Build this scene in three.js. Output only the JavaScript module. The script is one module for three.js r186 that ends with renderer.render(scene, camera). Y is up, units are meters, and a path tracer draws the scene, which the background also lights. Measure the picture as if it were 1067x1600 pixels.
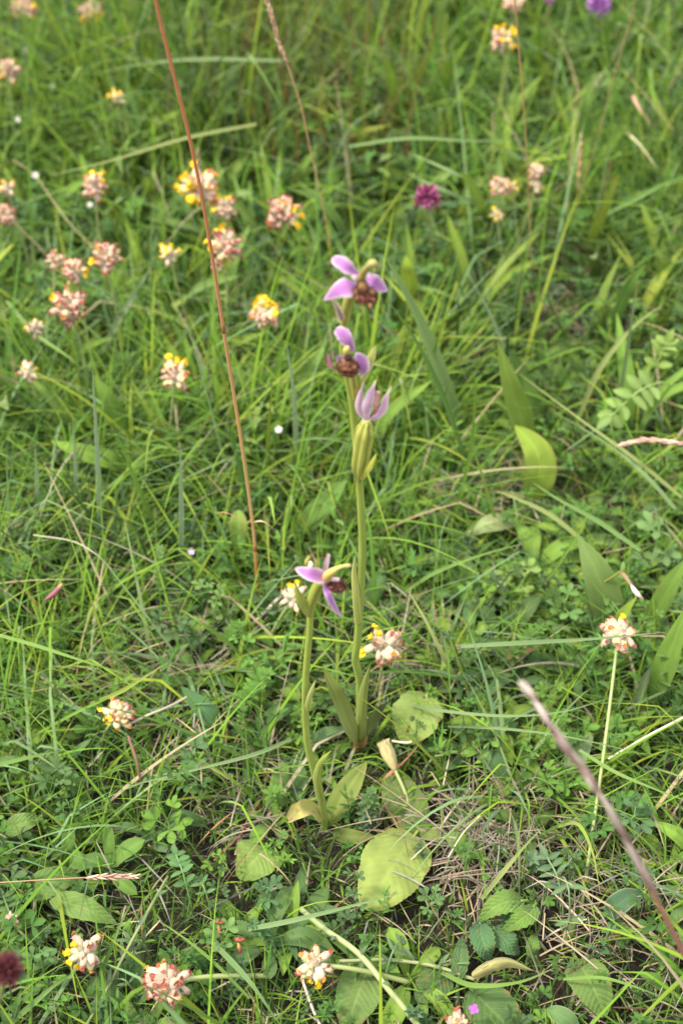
import * as THREE from 'three';
import { ImprovedNoise } from 'three/addons/math/ImprovedNoise.js';

// ---------------------------------------------------------------- camera, sky, sun, exposure
const CAM_H = 0.74, PITCH = 46, FOV = 38;
const camera = new THREE.PerspectiveCamera(FOV, 682 / 1024, 0.02, 1500);
camera.position.set(0, CAM_H, 0);
camera.lookAt(0, CAM_H - Math.sin(PITCH * Math.PI / 180), -Math.cos(PITCH * Math.PI / 180));
camera.focus = 0.79;
camera.userData.fStop = 6.3;
camera.updateMatrixWorld(true);
const renderer = new THREE.WebGLRenderer({ antialias: true });
renderer.setSize(682, 1024);
renderer.toneMapping = THREE.LinearToneMapping;
renderer.toneMappingExposure = 2.95;
renderer.shadowMap.enabled = true;
const scene = new THREE.Scene();
const SUN = new THREE.Vector3(-0.55, 1.0, 0.1).normalize();
{
  const W = 128, H = 64, d = new Float32Array(W * H * 4);
  for (let j = 0; j < H; j++) for (let i = 0; i < W; i++) {
    const el = ((j + 0.5) / H - 0.5) * Math.PI, az = ((i + 0.5) / W - 0.5) * 2 * Math.PI;
    const y = Math.sin(el), dx = Math.cos(el) * Math.cos(az), dz = Math.cos(el) * Math.sin(az);
    const s = Math.max(0, dx * SUN.x + y * SUN.y + dz * SUN.z);
    const L = y > 0 ? 0.36 + 0.44 * y + 0.6 * Math.pow(s, 6) : 0.3;
    d.set([L * 1.0, L * 1.0, L * 0.99, 1], (j * W + i) * 4);
  }
  const t = new THREE.DataTexture(d, W, H, THREE.RGBAFormat, THREE.FloatType);
  t.mapping = THREE.EquirectangularReflectionMapping; t.magFilter = THREE.LinearFilter; t.needsUpdate = true;
  scene.background = t; scene.environment = t;
}
const sun = new THREE.DirectionalLight(0xfff3e0, 2.2);
sun.position.copy(SUN).multiplyScalar(5).add(new THREE.Vector3(0, 0, -0.9)); sun.target.position.set(0, 0, -0.9);
sun.castShadow = true; sun.shadow.radius = 20; sun.shadow.mapSize.set(2048, 2048);
Object.assign(sun.shadow.camera, { left: -2, right: 2, top: 2, bottom: -2, near: 0.5, far: 12 });
scene.add(sun, sun.target);

// ---------------------------------------------------------------- helpers
let seed = 20240611;
const R = () => { seed |= 0; seed = seed + 0x6D2B79F5 | 0; let t = Math.imul(seed ^ seed >>> 15, 1 | seed); t = t + Math.imul(t ^ t >>> 7, 61 | t) ^ t; return ((t ^ t >>> 14) >>> 0) / 4294967296; };
const rr = (a, b) => a + (b - a) * R();
const gauss = () => (R() + R() + R() + R() - 2) * 0.9;
const clamp = (x, a = 0, b = 1) => Math.min(b, Math.max(a, x));
const lerp = (a, b, t) => a + (b - a) * t;
const mix3 = (a, b, t) => [lerp(a[0], b[0], t), lerp(a[1], b[1], t), lerp(a[2], b[2], t)];
const mul3 = (a, k) => [a[0] * k, a[1] * k, a[2] * k];
const sst = (a, b, x) => { const t = clamp((x - a) / (b - a)); return t * t * (3 - 2 * t); };
const PN = new ImprovedNoise();
const noise = (x, y, z = 0) => PN.noise(x + 31.7, y + 11.3, z + 5.1);
const hex = (h) => { const c = new THREE.Color(h); return [c.r, c.g, c.b]; };
const V = (x, y, z) => new THREE.Vector3(x, y, z);
const UP = V(0, 1, 0);
// reading places off the photograph (1067 x 1600): a ray, and the point of it at a height above the ground or on an upright plane
const TAN = Math.tan(FOV / 2 * Math.PI / 180), M = camera.matrixWorld;
function ray(px, py) { return V((px - 533.5) / 533.5 * TAN * 682 / 1024, (800 - py) / 800 * TAN, -1).transformDirection(M); }
function atH(px, py, h = 0) { const d = ray(px, py); return d.multiplyScalar((h - CAM_H) / d.y).add(camera.position); }
function atZ(px, py, z) { const d = ray(px, py); return d.multiplyScalar(z / d.z).add(camera.position); }
const FWD = V(0, 0, -1).transformDirection(M);
const perM = (p) => 800 / (TAN * p.clone().sub(camera.position).dot(FWD));   // photo pixels per metre at a point
const toCam = (p) => camera.position.clone().sub(p).normalize();

// geometry collector
class Geo {
  constructor() { this.p = []; this.c = []; this.i = []; }
  v(p, c) { this.p.push(p.x, p.y, p.z); this.c.push(c[0], c[1], c[2]); return this.p.length / 3 - 1; }
  grid(a, nu, nv, closed) {
    const w = closed ? nv : nv + 1;
    for (let u = 0; u < nu; u++) for (let v = 0; v < nv; v++) {
      const A = a + u * w + v, B = a + u * w + (v + 1) % w, C = A + w, D = B + w;
      this.i.push(A, C, B, B, C, D);
    }
  }
  leaf(o) {   // a leaf, petal or blade along a path
    const nu = o.nu || 14, nv = o.nv || 6, curve = o.pts.length > 2 ? new THREE.CatmullRomCurve3(o.pts) : new THREE.LineCurve3(o.pts[0], o.pts[1]);
    const a = this.p.length / 3, sd = rr(0, 99), cols = o.col, len = curve.getLength();
    for (let u = 0; u <= nu; u++) {
      const t = u / nu, P = curve.getPoint(t), T = curve.getTangent(clamp(t, 0.001, 0.999));
      const nh = (typeof o.nh === 'function' ? o.nh(t, P) : o.nh).clone();
      let S = T.clone().cross(nh).normalize(); const N0 = S.clone().cross(T).normalize();
      if (o.twist) { S.applyAxisAngle(T, o.twist * t); N0.applyAxisAngle(T, o.twist * t); }
      const prof = o.prof(t);
      for (let k = 0; k <= nv; k++) {
        const v = k / nv * 2 - 1, av = Math.abs(v);
        let hw = o.hw * prof;
        if (o.cren) hw *= 1 - o.cren[1] * av * av * (0.5 + 0.5 * Math.cos(t * o.cren[0] * 6.283 + sd)) ;
        if (o.rag) hw *= 1 + o.rag * av * noise(t * 9 + sd, v > 0 ? 3 : 7, 0);
        let h = (o.fold || 0) * av * hw + (o.cup || 0) * v * v * hw;
        let vein = 0;
        if (o.veins) {
          const s = t * o.veins[0] - av * o.veins[1] * prof, f = s - Math.floor(s), e = Math.min(f, 1 - f);
          vein = Math.max(1 - sst(0.0, 0.16, e), 1 - sst(0.0, 0.10, av)) * (1 - 0.5 * t);
          h += o.veins[2] * ((sst(0, 0.3, e)) * sst(0, 0.2, av) - 0.5) + o.veins[2] * 0.6 * noise(t * 30 + sd, v * 12, 2);
        }
        if (o.wave) h += o.wave * hw * av * noise(t * 5 + sd, v * 1.3, 1);
        const Q = P.clone().addScaledVector(S, v * hw).addScaledVector(N0, h);
        this.v(Q, cols(t, v, vein, noise(t * 4 + sd, v * 2, sd) , len));
      }
    }
    this.grid(a, nu, nv);
    return this;
  }
  tube(pts, rad, col, sides = 7, nu = 16) {   // a stem along a path
    const curve = pts.length > 2 ? new THREE.CatmullRomCurve3(pts) : new THREE.LineCurve3(pts[0], pts[1]);
    const a = this.p.length / 3; let ref = V(0.31, 0.12, 0.94);
    for (let u = 0; u <= nu; u++) {
      const t = u / nu, P = curve.getPoint(t), T = curve.getTangent(clamp(t, 0.001, 0.999));
      const S = T.clone().cross(ref).normalize(), B = S.clone().cross(T).normalize();
      ref = B.clone(); const r = typeof rad === 'function' ? rad(t) : rad;
      for (let k = 0; k < sides; k++) {
        const an = k / sides * 6.2832, rk = typeof r === 'function' ? r(an) : r;
        this.v(P.clone().addScaledVector(S, Math.cos(an) * rk).addScaledVector(B, Math.sin(an) * rk), typeof col === 'function' ? col(t, an) : col);
      }
    }
    this.grid(a, nu, sides, true);
    for (const [row, P] of [[0, curve.getPoint(0)], [nu, curve.getPoint(1)]]) {
      const c = this.v(P, typeof col === 'function' ? col(row / nu, 0) : col);
      for (let k = 0; k < sides; k++) { const A = a + row * sides + k, B = a + row * sides + (k + 1) % sides; row ? this.i.push(A, c, B) : this.i.push(A, B, c); }
    }
    return this;
  }
  ball(P, X, Y, Z, fn, col, nu = 12, nv = 16) {   // a deformed ellipsoid with half axes X, Y, Z (vectors); fn(dir) scales the radius
    const a = this.p.length / 3;
    for (let u = 0; u <= nu; u++) for (let k = 0; k < nv; k++) {
      const th = u / nu * Math.PI, ph = k / nv * 6.2832, d = V(Math.sin(th) * Math.cos(ph), Math.cos(th), Math.sin(th) * Math.sin(ph));
      const s = fn ? fn(d) : 1;
      this.v(P.clone().addScaledVector(X, d.x * s).addScaledVector(Y, d.y * s).addScaledVector(Z, d.z * s), typeof col === 'function' ? col(d) : col);
    }
    this.grid(a, nu, nv, true);
    return this;
  }
  build(origin) {
    const g = new THREE.BufferGeometry(), p = this.p;
    if (origin) for (let k = 0; k < p.length; k += 3) { p[k] -= origin.x; p[k + 1] -= origin.y; p[k + 2] -= origin.z; }
    g.setAttribute('position', new THREE.Float32BufferAttribute(p, 3));
    g.setAttribute('color', new THREE.Float32BufferAttribute(this.c, 3));
    g.setIndex(this.i); g.computeVertexNormals();
    return g;
  }
}
// materials
const mat = (o) => new THREE.MeshPhysicalMaterial({ vertexColors: true, side: THREE.DoubleSide, ...o });
const LEAF = mat({ roughness: 0.9, transmission: 0.32, thickness: 0, specularIntensity: 0.5, clearcoat: 0.1, clearcoatRoughness: 0.5 });
const GRASS = mat({ roughness: 0.9, transmission: 0.38, thickness: 0, specularIntensity: 0.4, clearcoat: 0.1, clearcoatRoughness: 0.45 });
const PETAL = mat({ roughness: 0.92, transmission: 0.38, thickness: 0 });
const STEM = mat({ roughness: 0.55, sheen: 0.3, sheenRoughness: 0.6, sheenColor: new THREE.Color(0.5, 0.55, 0.4) });
const WOOL = mat({ roughness: 0.95, sheen: 0.7, sheenRoughness: 0.5, sheenColor: new THREE.Color(0.7, 0.68, 0.6) });
const VELVET = mat({ roughness: 0.65, specularIntensity: 0.4, sheen: 0.06, sheenRoughness: 0.5, sheenColor: new THREE.Color(0.4, 0.25, 0.15) });
const DRY = mat({ roughness: 0.85 });

// things and parts
const used = {};
function numbered(n) { const k = used[n] = (used[n] ?? -1) + 1; return k ? n + '_' + String(k).padStart(3, '0') : n; }
function thing(name, label, category, pos, group) {
  const o = new THREE.Group(); o.name = numbered(name); o.position.copy(pos); scene.add(o);
  o.userData = { label, category }; if (group) o.userData.group = group;
  o.updateMatrixWorld(true);
  return o;
}
function part(parent, name, geo, m, origin) {   // geo holds places in the scene; origin is the parent's own place there
  const me = new THREE.Mesh(geo.build(origin || parent.position), m);
  me.name = name; me.castShadow = me.receiveShadow = true; parent.add(me);
  return me;
}
function structure(o, name) { o.name = name; o.userData.kind = 'structure'; o.receiveShadow = true; scene.add(o); return o; }
// outlines of leaves, half width from base (0) to tip (1)
const lance = (t) => Math.pow(Math.sin(Math.PI * Math.pow(clamp(t, 0.0, 1), 0.85)), 0.8) * (1 - 0.15 * t) + 0.06 * (1 - t);
const ovate = (t) => Math.pow(Math.max(0, Math.sin(Math.PI * Math.pow(t, 0.8))), 0.62);
const round = (t) => Math.pow(Math.max(0, 1 - Math.pow(2 * t - 1, 2)), 0.5) * (1.04 - 0.12 * t);
const spat = (t) => 0.22 + 0.78 * Math.pow(Math.max(0, Math.sin(Math.PI * Math.pow(t, 1.7))), 0.7) - 0.22 * Math.pow(t, 14);
const bladeP = (t) => (0.75 + 0.25 * Math.sin(Math.PI * Math.min(1, t * 1.6))) * Math.pow(1 - Math.pow(t, 2.4), 0.8) + 0.004;
const sepalP = (t) => 0.35 * (1 - t) + Math.pow(Math.max(0, Math.sin(Math.PI * Math.pow(t, 0.95))), 0.75) * 0.93 + 0.02;

// ---------------------------------------------------------------- the setting: ground
{
  const s = []; for (let k = -60; k <= 60; k++) s.push(Math.sign(k) * (Math.abs(k) <= 44 ? Math.abs(k) * 0.05 : 2.2 * Math.pow(1.4, Math.abs(k) - 44)));
  const g = new Geo(), n = s.length;
  for (let i = 0; i < n; i++) for (let j = 0; j < n; j++) {
    const x = s[i], z = s[j] - 1.0, near = Math.hypot(x, z) < 4, h = near ? 0.006 * noise(x * 6, 0, z * 6) : 0;
    const k = noise(x * 14, 3, z * 14), far = sst(2.5, 6, Math.hypot(x, z + 1));
    g.v(V(x, h - 0.004, z), mix3(mix3([0.05, 0.038, 0.022], [0.085, 0.07, 0.035], clamp(k + 0.5)), [0.05, 0.09, 0.025], far));
  }
  g.grid(0, n - 1, n - 1);
  const T = 256, d = new Uint8Array(T * T * 4);
  for (let i = 0; i < T * T; i++) { const v = 110 + 60 * R() + 50 * noise((i % T) / 9, Math.floor(i / T) / 9, 4); d.set([v, v, v, 255], i * 4); }
  const tx = new THREE.DataTexture(d, T, T); tx.wrapS = tx.wrapT = THREE.RepeatWrapping; tx.magFilter = THREE.LinearFilter; tx.colorSpace = THREE.SRGBColorSpace; tx.needsUpdate = true;
  const geo = g.build(); const P = geo.attributes.position, uv = new Float32Array(P.count * 2);
  for (let i = 0; i < P.count; i++) { uv[2 * i] = P.getX(i) / 0.11; uv[2 * i + 1] = P.getZ(i) / 0.11; }
  geo.setAttribute('uv', new THREE.BufferAttribute(uv, 2));
  structure(new THREE.Mesh(geo, mat({ roughness: 1, bumpMap: tx, bumpScale: 0.004, map: tx })), 'ground');
}

// ---------------------------------------------------------------- places kept short so that what the photograph shows there stays in view
const clear = [];
function keepShort(px, py, r, most, h = 0) { const p = atH(px, py, h); clear.push([p.x, p.z + r * 0.35 + 0.006, r, most]); }
for (const [px, py, r, m] of [
  [562, 1150, 0.03, 0.02], [540, 1240, 0.03, 0.012], [505, 1290, 0.022, 0.018], [475, 1275, 0.018, 0.015], [612, 1350, 0.04, 0.01], [650, 1115, 0.03, 0.014], [398, 1345, 0.026, 0.012],
  [928, 1545, 0.03, 0.012], [553, 1570, 0.03, 0.012], [630, 1260, 0.03, 0.012], [602, 1180, 0.02, 0.012], [130, 1420, 0.03, 0.015], [310, 1105, 0.025, 0.03], [785, 1450, 0.05, 0.015], [900, 1400, 0.05, 0.02],
  [780, 1512, 0.03, 0.012], [975, 1410, 0.028, 0.015], [580, 1240, 0.02, 0.015], [720, 1340, 0.035, 0.02], [485, 1105, 0.03, 0.03], [525, 1100, 0.03, 0.03], [265, 1540, 0.03, 0.02], [490, 1510, 0.03, 0.02], [130, 1490, 0.03, 0.02],
  [940, 960, 0.03, 0.03], [810, 690, 0.055, 0.035], [840, 780, 0.045, 0.025], [735, 640, 0.03, 0.05], [1000, 870, 0.04, 0.03], [1020, 600, 0.05, 0.05], [930, 1160, 0.02, 0.03], [290, 1390, 0.04, 0.02], [700, 1600, 0.03, 0.02], [185, 1130, 0.02, 0.03],
  [762, 835, 0.03, 0.03], [850, 920, 0.05, 0.025], [605, 1030, 0.02, 0.03], [375, 1470, 0.02, 0.02],
]) keepShort(px, py, r, m);
const capAt = (x, z) => { let m = 9; for (const [cx, cz, r, most] of clear) { const d = Math.hypot(x - cx, z - cz) / r; if (d < 1.5) m = Math.min(m, lerp(most, most + 0.06, sst(0.8, 1.5, d))); } return m; };
const patch = (list) => list.map(([px, py, r]) => { const p = atH(px, py); return [p.x, p.z, r]; });
const inPatch = (L, x, z) => { let v = 0; for (const [cx, cz, r] of L) v = Math.max(v, 1 - sst(0.5, 1.1, Math.hypot(x - cx, z - cz) / r)); return v; };
const strawPatches = patch([[700, 1340, 0.06], [860, 1330, 0.05], [960, 1450, 0.06], [930, 430, 0.12], [870, 480, 0.08], [250, 1030, 0.07], [180, 860, 0.07], [330, 1190, 0.05], [650, 1010, 0.04], [880, 340, 0.09], [760, 780, 0.05], [590, 300, 0.08], [400, 1280, 0.04]]);
const leafPatches = patch([[450, 370, 0.13], [560, 310, 0.10], [300, 1420, 0.09], [560, 1430, 0.08], [180, 1560, 0.08], [840, 1390, 0.07], [880, 930, 0.10], [950, 1000, 0.08], [700, 470, 0.12], [1000, 600, 0.12], [350, 930, 0.07], [110, 1250, 0.06], [60, 420, 0.15], [450, 1090, 0.05], [770, 1130, 0.06], [640, 180, 0.14], [860, 230, 0.12], [60, 1470, 0.06], [420, 600, 0.08]]);
const lushPatches = patch([[180, 800, 0.14], [330, 700, 0.10], [100, 950, 0.12], [650, 100, 0.2], [900, 150, 0.2], [330, 130, 0.25], [560, 180, 0.15], [700, 700, 0.10], [820, 1200, 0.07], [1040, 380, 0.1], [700, 880, 0.06]]);

// ---------------------------------------------------------------- grass: instanced blades in tufts
const C = { bright: [0.122, 0.245, 0.016], mid: [0.070, 0.165, 0.017], glauc: [0.15, 0.245, 0.10], yellow: [0.19, 0.275, 0.022], dark: [0.035, 0.075, 0.014], straw: [0.34, 0.29, 0.18], rust: [0.22, 0.125, 0.055], grey: [0.23, 0.21, 0.16] };
function bladeGeo(bend, twist, kink, seg = 8) {
  const g = new Geo(); let y = 0, z = 0, a = 0;
  for (let u = 0; u <= seg; u++) {
    const t = u / seg; if (u) { a = bend * Math.pow(t, 1.35) + (kink && t > kink ? 0.9 : 0); y += Math.cos(a) / seg; z += Math.sin(a) / seg; }
    const w = bladeP(t) * 0.5, tw = twist * t, f = 0.0042 * (1 - t);
    const shade = mix3(mix3([1.1, 1.0, 1.1], [1, 1, 1], sst(0, 0.3, t)), [1.12, 1.05, 0.9], sst(0.7, 1, t));
    for (const s of [-1, 0, 1]) g.v(V(s * w * Math.cos(tw), y + (s ? f * Math.sin(a) * -1 : 0), z + (s ? f * Math.cos(a) : 0) + s * w * Math.sin(tw) * 0.012), mul3(shade, s ? 0.95 : 1.12));
  }
  g.grid(0, seg, 2);
  return g.build();
}
const bladeKinds = [[0.08, 0], [0.22, 0.5], [0.36, -0.6], [0.55, 0.6], [0.85, 0.2], [1.25, 0.8], [1.75, -0.5], [0.3, 0.4, 0.5], [0.6, 0.2, 0.7]].map((a) => ({ geo: bladeGeo(...a), list: [] }));
const thatchKinds = [[0.25, 0.6], [0.9, 1.2], [1.6, -1.0], [0.4, 0.8, 0.5], [2.2, 0.5]].map((a) => ({ geo: bladeGeo(...a, 5), list: [] }));
const qA = new THREE.Quaternion(), qB = new THREE.Quaternion(), XA = V(1, 0, 0);
function blade(kinds, k, x, y, z, yaw, lean, L, w, col) {
  const q = new THREE.Quaternion().setFromAxisAngle(UP, yaw).multiply(qB.setFromAxisAngle(XA, lean));
  kinds[k].list.push([new THREE.Matrix4().compose(V(x, y, z), q, V(w, L, L)), col]);
}
const halfW = (z) => 0.30 * Math.hypot(z, CAM_H) * 1.05;   // half the width that the photograph shows at that distance
function spread(n, fn, margin = 0.16) { for (let k = 0; k < n; k++) { const z = -0.2 - 1.9 * Math.pow(R(), 0.85); const hw = halfW(z) + margin; fn(rr(-hw, hw), z); } }
const jit = (c, a = 0.22) => { const k = 1 + a * gauss() * 1.4, h = 0.12 * gauss(); return [Math.max(0.004, c[0] * k * (1 + h)), Math.max(0.004, c[1] * k), Math.max(0.003, c[2] * k * (1 - h))]; };
const longAt = (z) => lerp(0.05, 0.135, sst(-0.4, -1.15, z)) + 0.03 * sst(-1.0, -1.5, z);
spread(5200, (x, z) => {
  const n1 = noise(x * 7, 1, z * 7), n2 = noise(x * 13 + 7, 5, z * 13), lush = inPatch(lushPatches, x, z), leafy = inPatch(leafPatches, x, z), dry = inPatch(strawPatches, x, z);
  if (R() < leafy * 0.72 + dry * 0.35) return;
  const u = R() + n1 * 0.5;
  let sp = u < 0.08 ? 'dark' : u < 0.32 ? 'mid' : u < 0.62 ? 'bright' : u < 0.82 ? 'yellow' : 'glauc';
  const fine = n2 > 0.02, cap = capAt(x, z);
  let L0 = longAt(z) * rr(0.65, 1.25) * (1 + 0.45 * lush), nb = Math.round(rr(3, 9) * (1 + 0.6 * lush)), w0 = fine ? rr(0.0011, 0.0019) : rr(0.0018, 0.0036);
  if (z > -0.62) w0 *= 0.85;
  if (sp === 'glauc') w0 = rr(0.0018, 0.003);
  const dir = noise(x * 3, 9, z * 3) * 6, up = sst(-0.55, -1.1, z);
  for (let k = 0; k < nb; k++) {
    const yaw = R() < 0.18 ? dir + gauss() * 0.9 : rr(0, 6.283), r = rr(0, 0.02), L = Math.min(L0 * rr(0.55, 1.15), cap);
    const lean = clamp(lerp(0.7, 0.42, up) + 0.45 * gauss() + (L < 0.03 ? 0.3 : 0), 0.02, 1.45);
    blade(bladeKinds, Math.floor(clamp(Math.pow(R(), lerp(0.8, 1.15, up)) * 9, 0, 8.9)), x + Math.sin(yaw) * r, 0, z + Math.cos(yaw) * r, yaw, lean, L, w0 * rr(0.7, 1.2) * (0.55 + 0.45 * clamp(L / 0.07)), jit(C[sp]));
  }
  if (R() < 0.18) for (let k = 0; k < 2; k++) { const L = Math.min(L0 * rr(0.4, 1.0), cap * 1.3); blade(bladeKinds, Math.floor(rr(0, 9)), x + rr(-0.01, 0.01), 0, z + rr(-0.01, 0.01), rr(0, 6.28), rr(0.3, 1.4), L, w0 * rr(0.5, 0.9), jit(R() < 0.75 ? C.straw : C.rust)); }
});
// short undergrowth of young blades
spread(44000, (x, z) => {
  const cap = capAt(x, z); if (R() < inPatch(strawPatches, x, z) * 0.35) return;
  blade(bladeKinds, Math.floor(rr(0, 9)), x, 0, z, rr(0, 6.283), clamp(0.5 + 0.5 * gauss(), 0, 1.4), Math.min(rr(0.018, 0.066) * (1 + 0.6 * sst(-0.8, -1.3, z)), cap * rr(0.8, 1.4) + 0.003), rr(0.0007, 0.0018), jit(R() < 0.45 ? C.mid : R() < 0.3 ? C.dark : R() < 0.7 ? C.bright : C.yellow));
});
for (let k = 0; k < 260; k++) { const q = atH(rr(330, 640), rr(120, 330)); blade(bladeKinds, Math.floor(rr(0, 3)), q.x, 0, q.z, rr(0, 6.283), rr(0, 0.35), rr(0.1, 0.2), rr(0.0010, 0.0018), jit(R() < 0.5 ? [0.20, 0.10, 0.04] : [0.18, 0.2, 0.05])); }
// single long arching blades between the tufts
spread(7500, (x, z) => {
  const cap = capAt(x, z), far = sst(-0.5, -1.1, z); if (R() < 0.6 * inPatch(leafPatches, x, z)) return;
  const L = Math.min(rr(0.06, 0.14) * (1 + 0.5 * far), cap * 1.5 + 0.005), k = R();
  blade(bladeKinds, Math.floor(rr(0, 9)), x, 0, z, rr(0, 6.283), clamp(0.85 - 0.3 * far + 0.45 * gauss(), 0.05, 1.4), L, rr(0.0014, 0.0032) * (0.5 + 0.5 * clamp(L / 0.07)), jit(k < 0.34 ? C.bright : k < 0.52 ? C.yellow : k < 0.74 ? C.glauc : k < 0.92 - 0.08 * (1 - far) ? C.mid : C.straw));
});
// dead thatch lying on the soil
spread(34000, (x, z) => {
  const dry = inPatch(strawPatches, x, z); if (R() > 0.18 + 0.5 * dry) return;
  const up = rr(0.002, 0.014 + 0.012 * dry);
  blade(thatchKinds, Math.floor(rr(0, 5)), x, up, z, rr(0, 6.283), rr(1.15, 1.62), rr(0.015, 0.06), rr(0.00045, 0.0012), jit(mul3(R() < 0.5 ? C.straw : R() < 0.75 ? C.grey : C.rust, rr(0.35, 0.85)), 0.3));
});
// a fine low mat of moss-like shoots and dead blades that hides the soil
spread(90000, (x, z) => {
  if (z < -1.05 && R() < 0.5) return;
  const dry = inPatch(strawPatches, x, z), dead = R() < 0.14 + 0.4 * dry;
  blade(dead ? thatchKinds : bladeKinds, Math.floor(rr(0, dead ? 5 : 9)), x, rr(0, 0.003), z, rr(0, 6.283), dead ? rr(0.9, 1.55) : rr(0.1, 1.2), Math.min(rr(0.008, 0.028), capAt(x, z) + 0.004), rr(0.0005, 0.0012), jit(dead ? mul3(R() < 0.6 ? C.straw : C.grey, rr(0.35, 0.9)) : mul3(R() < 0.6 ? C.mid : C.bright, rr(0.25, 0.8))));
});
// a loose tangle of dead straw right of the orchids, and thinner ones elsewhere
for (const [px, py, r, n] of [[725, 1330, 0.03, 150], [840, 1310, 0.05, 90], [965, 1450, 0.045, 100], [930, 430, 0.10, 300], [860, 500, 0.08, 100], [270, 1040, 0.06, 50], [650, 1010, 0.03, 20], [760, 770, 0.05, 50]]) { const q = atH(px, py); for (let k = 0; k < n; k++) {
  const x = q.x + gauss() * r, z = q.z + gauss() * r * 0.8; if (capAt(x, z) < 0.016) continue;
  blade(thatchKinds, Math.floor(rr(0, 5)), x, rr(0.003, 0.016), z, rr(0, 6.283), rr(1.2, 1.6), rr(0.03, 0.085), rr(0.0005, 0.0011), jit(mul3(R() < 0.5 ? [0.30, 0.235, 0.17] : C.grey, rr(0.45, 1.0)), 0.25)); } }
// beyond the frame the sward goes on, thinner
for (let k = 0; k < 26000; k++) {
  const x = rr(-2.6, 2.6), z = rr(-4.4, 0.6), inside = z < -0.15 && z > -2.15 && Math.abs(x) < halfW(z) + 0.16; if (inside) continue;
  blade(bladeKinds, Math.floor(rr(0, 9)), x, 0, z, rr(0, 6.283), rr(0.1, 1.1), rr(0.06, 0.2), rr(0.0025, 0.006), jit(C[R() < 0.5 ? 'mid' : R() < 0.5 ? 'bright' : 'yellow']));
}
function pour(kinds, root, name, m) {
  const col = new THREE.Color();
  kinds.forEach((k) => {
    const im = new THREE.InstancedMesh(k.geo, m, k.list.length);
    k.list.forEach(([mx, c], i) => { im.setMatrixAt(i, mx); im.setColorAt(i, col.setRGB(c[0], c[1], c[2])); });
    im.name = numbered(name); im.userData.kind = 'stuff'; im.castShadow = im.receiveShadow = true; root.add(im);
  });
}
function stuff(name, label, category) { const o = new THREE.Group(); o.name = name; o.userData = { label, category, kind: 'stuff' }; scene.add(o); return o; }
pour(bladeKinds, stuff('meadow_grass', 'dense green meadow grass covering the whole ground', 'grass'), 'grass_blades', GRASS);
pour(thatchKinds, stuff('dry_thatch', 'pale dead grass thatch lying on the soil between green blades', 'dry grass'), 'thatch_blades', DRY);

// ---------------------------------------------------------------- low leafy cover: trefoil, vetch and small lanceolate leaves
function leaflet(g, base, dir, nh, len, hw, col, nu = 5, nv = 2, prof = spat, fold = 0.25) {
  const tip = base.clone().addScaledVector(dir, len), midp = base.clone().addScaledVector(dir, len * 0.5).addScaledVector(nh, len * 0.06);
  g.leaf({ pts: [base, midp, tip], nh, hw, prof, nu, nv, fold, col: (t, v) => mul3(col, (1 - 0.12 * Math.abs(v)) * (0.92 + 0.2 * t) * (Math.abs(v) < 0.1 ? 1.12 : 1)) });
}
function sprig(n, len, size, lean, kind, col = [1, 1, 1], stemCol = [0.8, 0.8, 0.5]) {   // a stem with leaves; kind 3 = trefoil leaves, 1 = pairs of narrow leaves, 5 = a whorl
  const g = new Geo(), L = new Geo(), yaw = rr(0, 6.28), D = V(Math.sin(yaw) * lean, 1, Math.cos(yaw) * lean).normalize();
  const pts = [V(0, 0, 0), D.clone().multiplyScalar(len * 0.5).add(V(rr(-1, 1) * len * 0.08, 0, rr(-1, 1) * len * 0.08)), D.clone().multiplyScalar(len).add(V(0, len * 0.1, 0))];
  g.tube(pts, (t) => 0.0007 * (1 - 0.4 * t), stemCol, 5, 8);
  const cv = new THREE.CatmullRomCurve3(pts);
  for (let k = 0; k < n; k++) {
    const t = lerp(0.25, 1, (k + 0.6) / n), P = cv.getPoint(t), a = k * 2.4 + yaw, out = V(Math.sin(a), rr(0.1, 0.7), Math.cos(a)).normalize(), s = size * rr(0.7, 1.1) * (t > 0.85 ? 0.7 : 1);
    const c = mul3(col, rr(0.8, 1.15)), nh = V(0, 1, 0).addScaledVector(out, -0.25).add(V(rr(-0.3, 0.3), 0, rr(-0.3, 0.3))).normalize();
    if (kind === 3) {
      const E = P.clone().addScaledVector(out, s * 0.7); g.tube([P, E], 0.00035, stemCol, 4, 1);
      const side = out.clone().cross(nh).normalize();
      for (const q of [-1, 0, 1]) leaflet(L, E, out.clone().multiplyScalar(q ? 0.45 : 1).addScaledVector(side, q).normalize(), nh.clone().addScaledVector(side, q * 0.3).normalize(), s * (q ? 0.9 : 1), s * 0.27, mul3(c, rr(0.92, 1.08)));
    } else if (kind === 1) for (const q of [-1, 1]) leaflet(L, P, out.clone().multiplyScalar(q).setY(out.y).normalize(), nh, s * 1.5, s * 0.2, c, 6, 2, lance);
    else for (let w = 0; w < 6; w++) { const b = a + w * 1.047; leaflet(L, P, V(Math.sin(b), 0.45, Math.cos(b)).normalize(), UP, s * 0.95, s * 0.2, mul3(c, rr(0.9, 1.1)), 4, 2, lance); }
  }
  return [g, L];
}
function joined(gs) { const o = new Geo(); for (const g of gs) { const a = o.p.length / 3; o.p.push(...g.p); o.c.push(...g.c); o.i.push(...g.i.map((x) => x + a)); } return o; }
const coverKinds = [[5, 0.035, 0.009, 0.5, 3], [6, 0.05, 0.008, 0.8, 3], [4, 0.03, 0.012, 0.4, 3], [7, 0.06, 0.0075, 0.6, 3], [5, 0.05, 0.010, 0.7, 1], [6, 0.045, 0.009, 0.4, 5]].map((a) => ({ geo: joined(sprig(...a)).build(), list: [] }));
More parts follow.
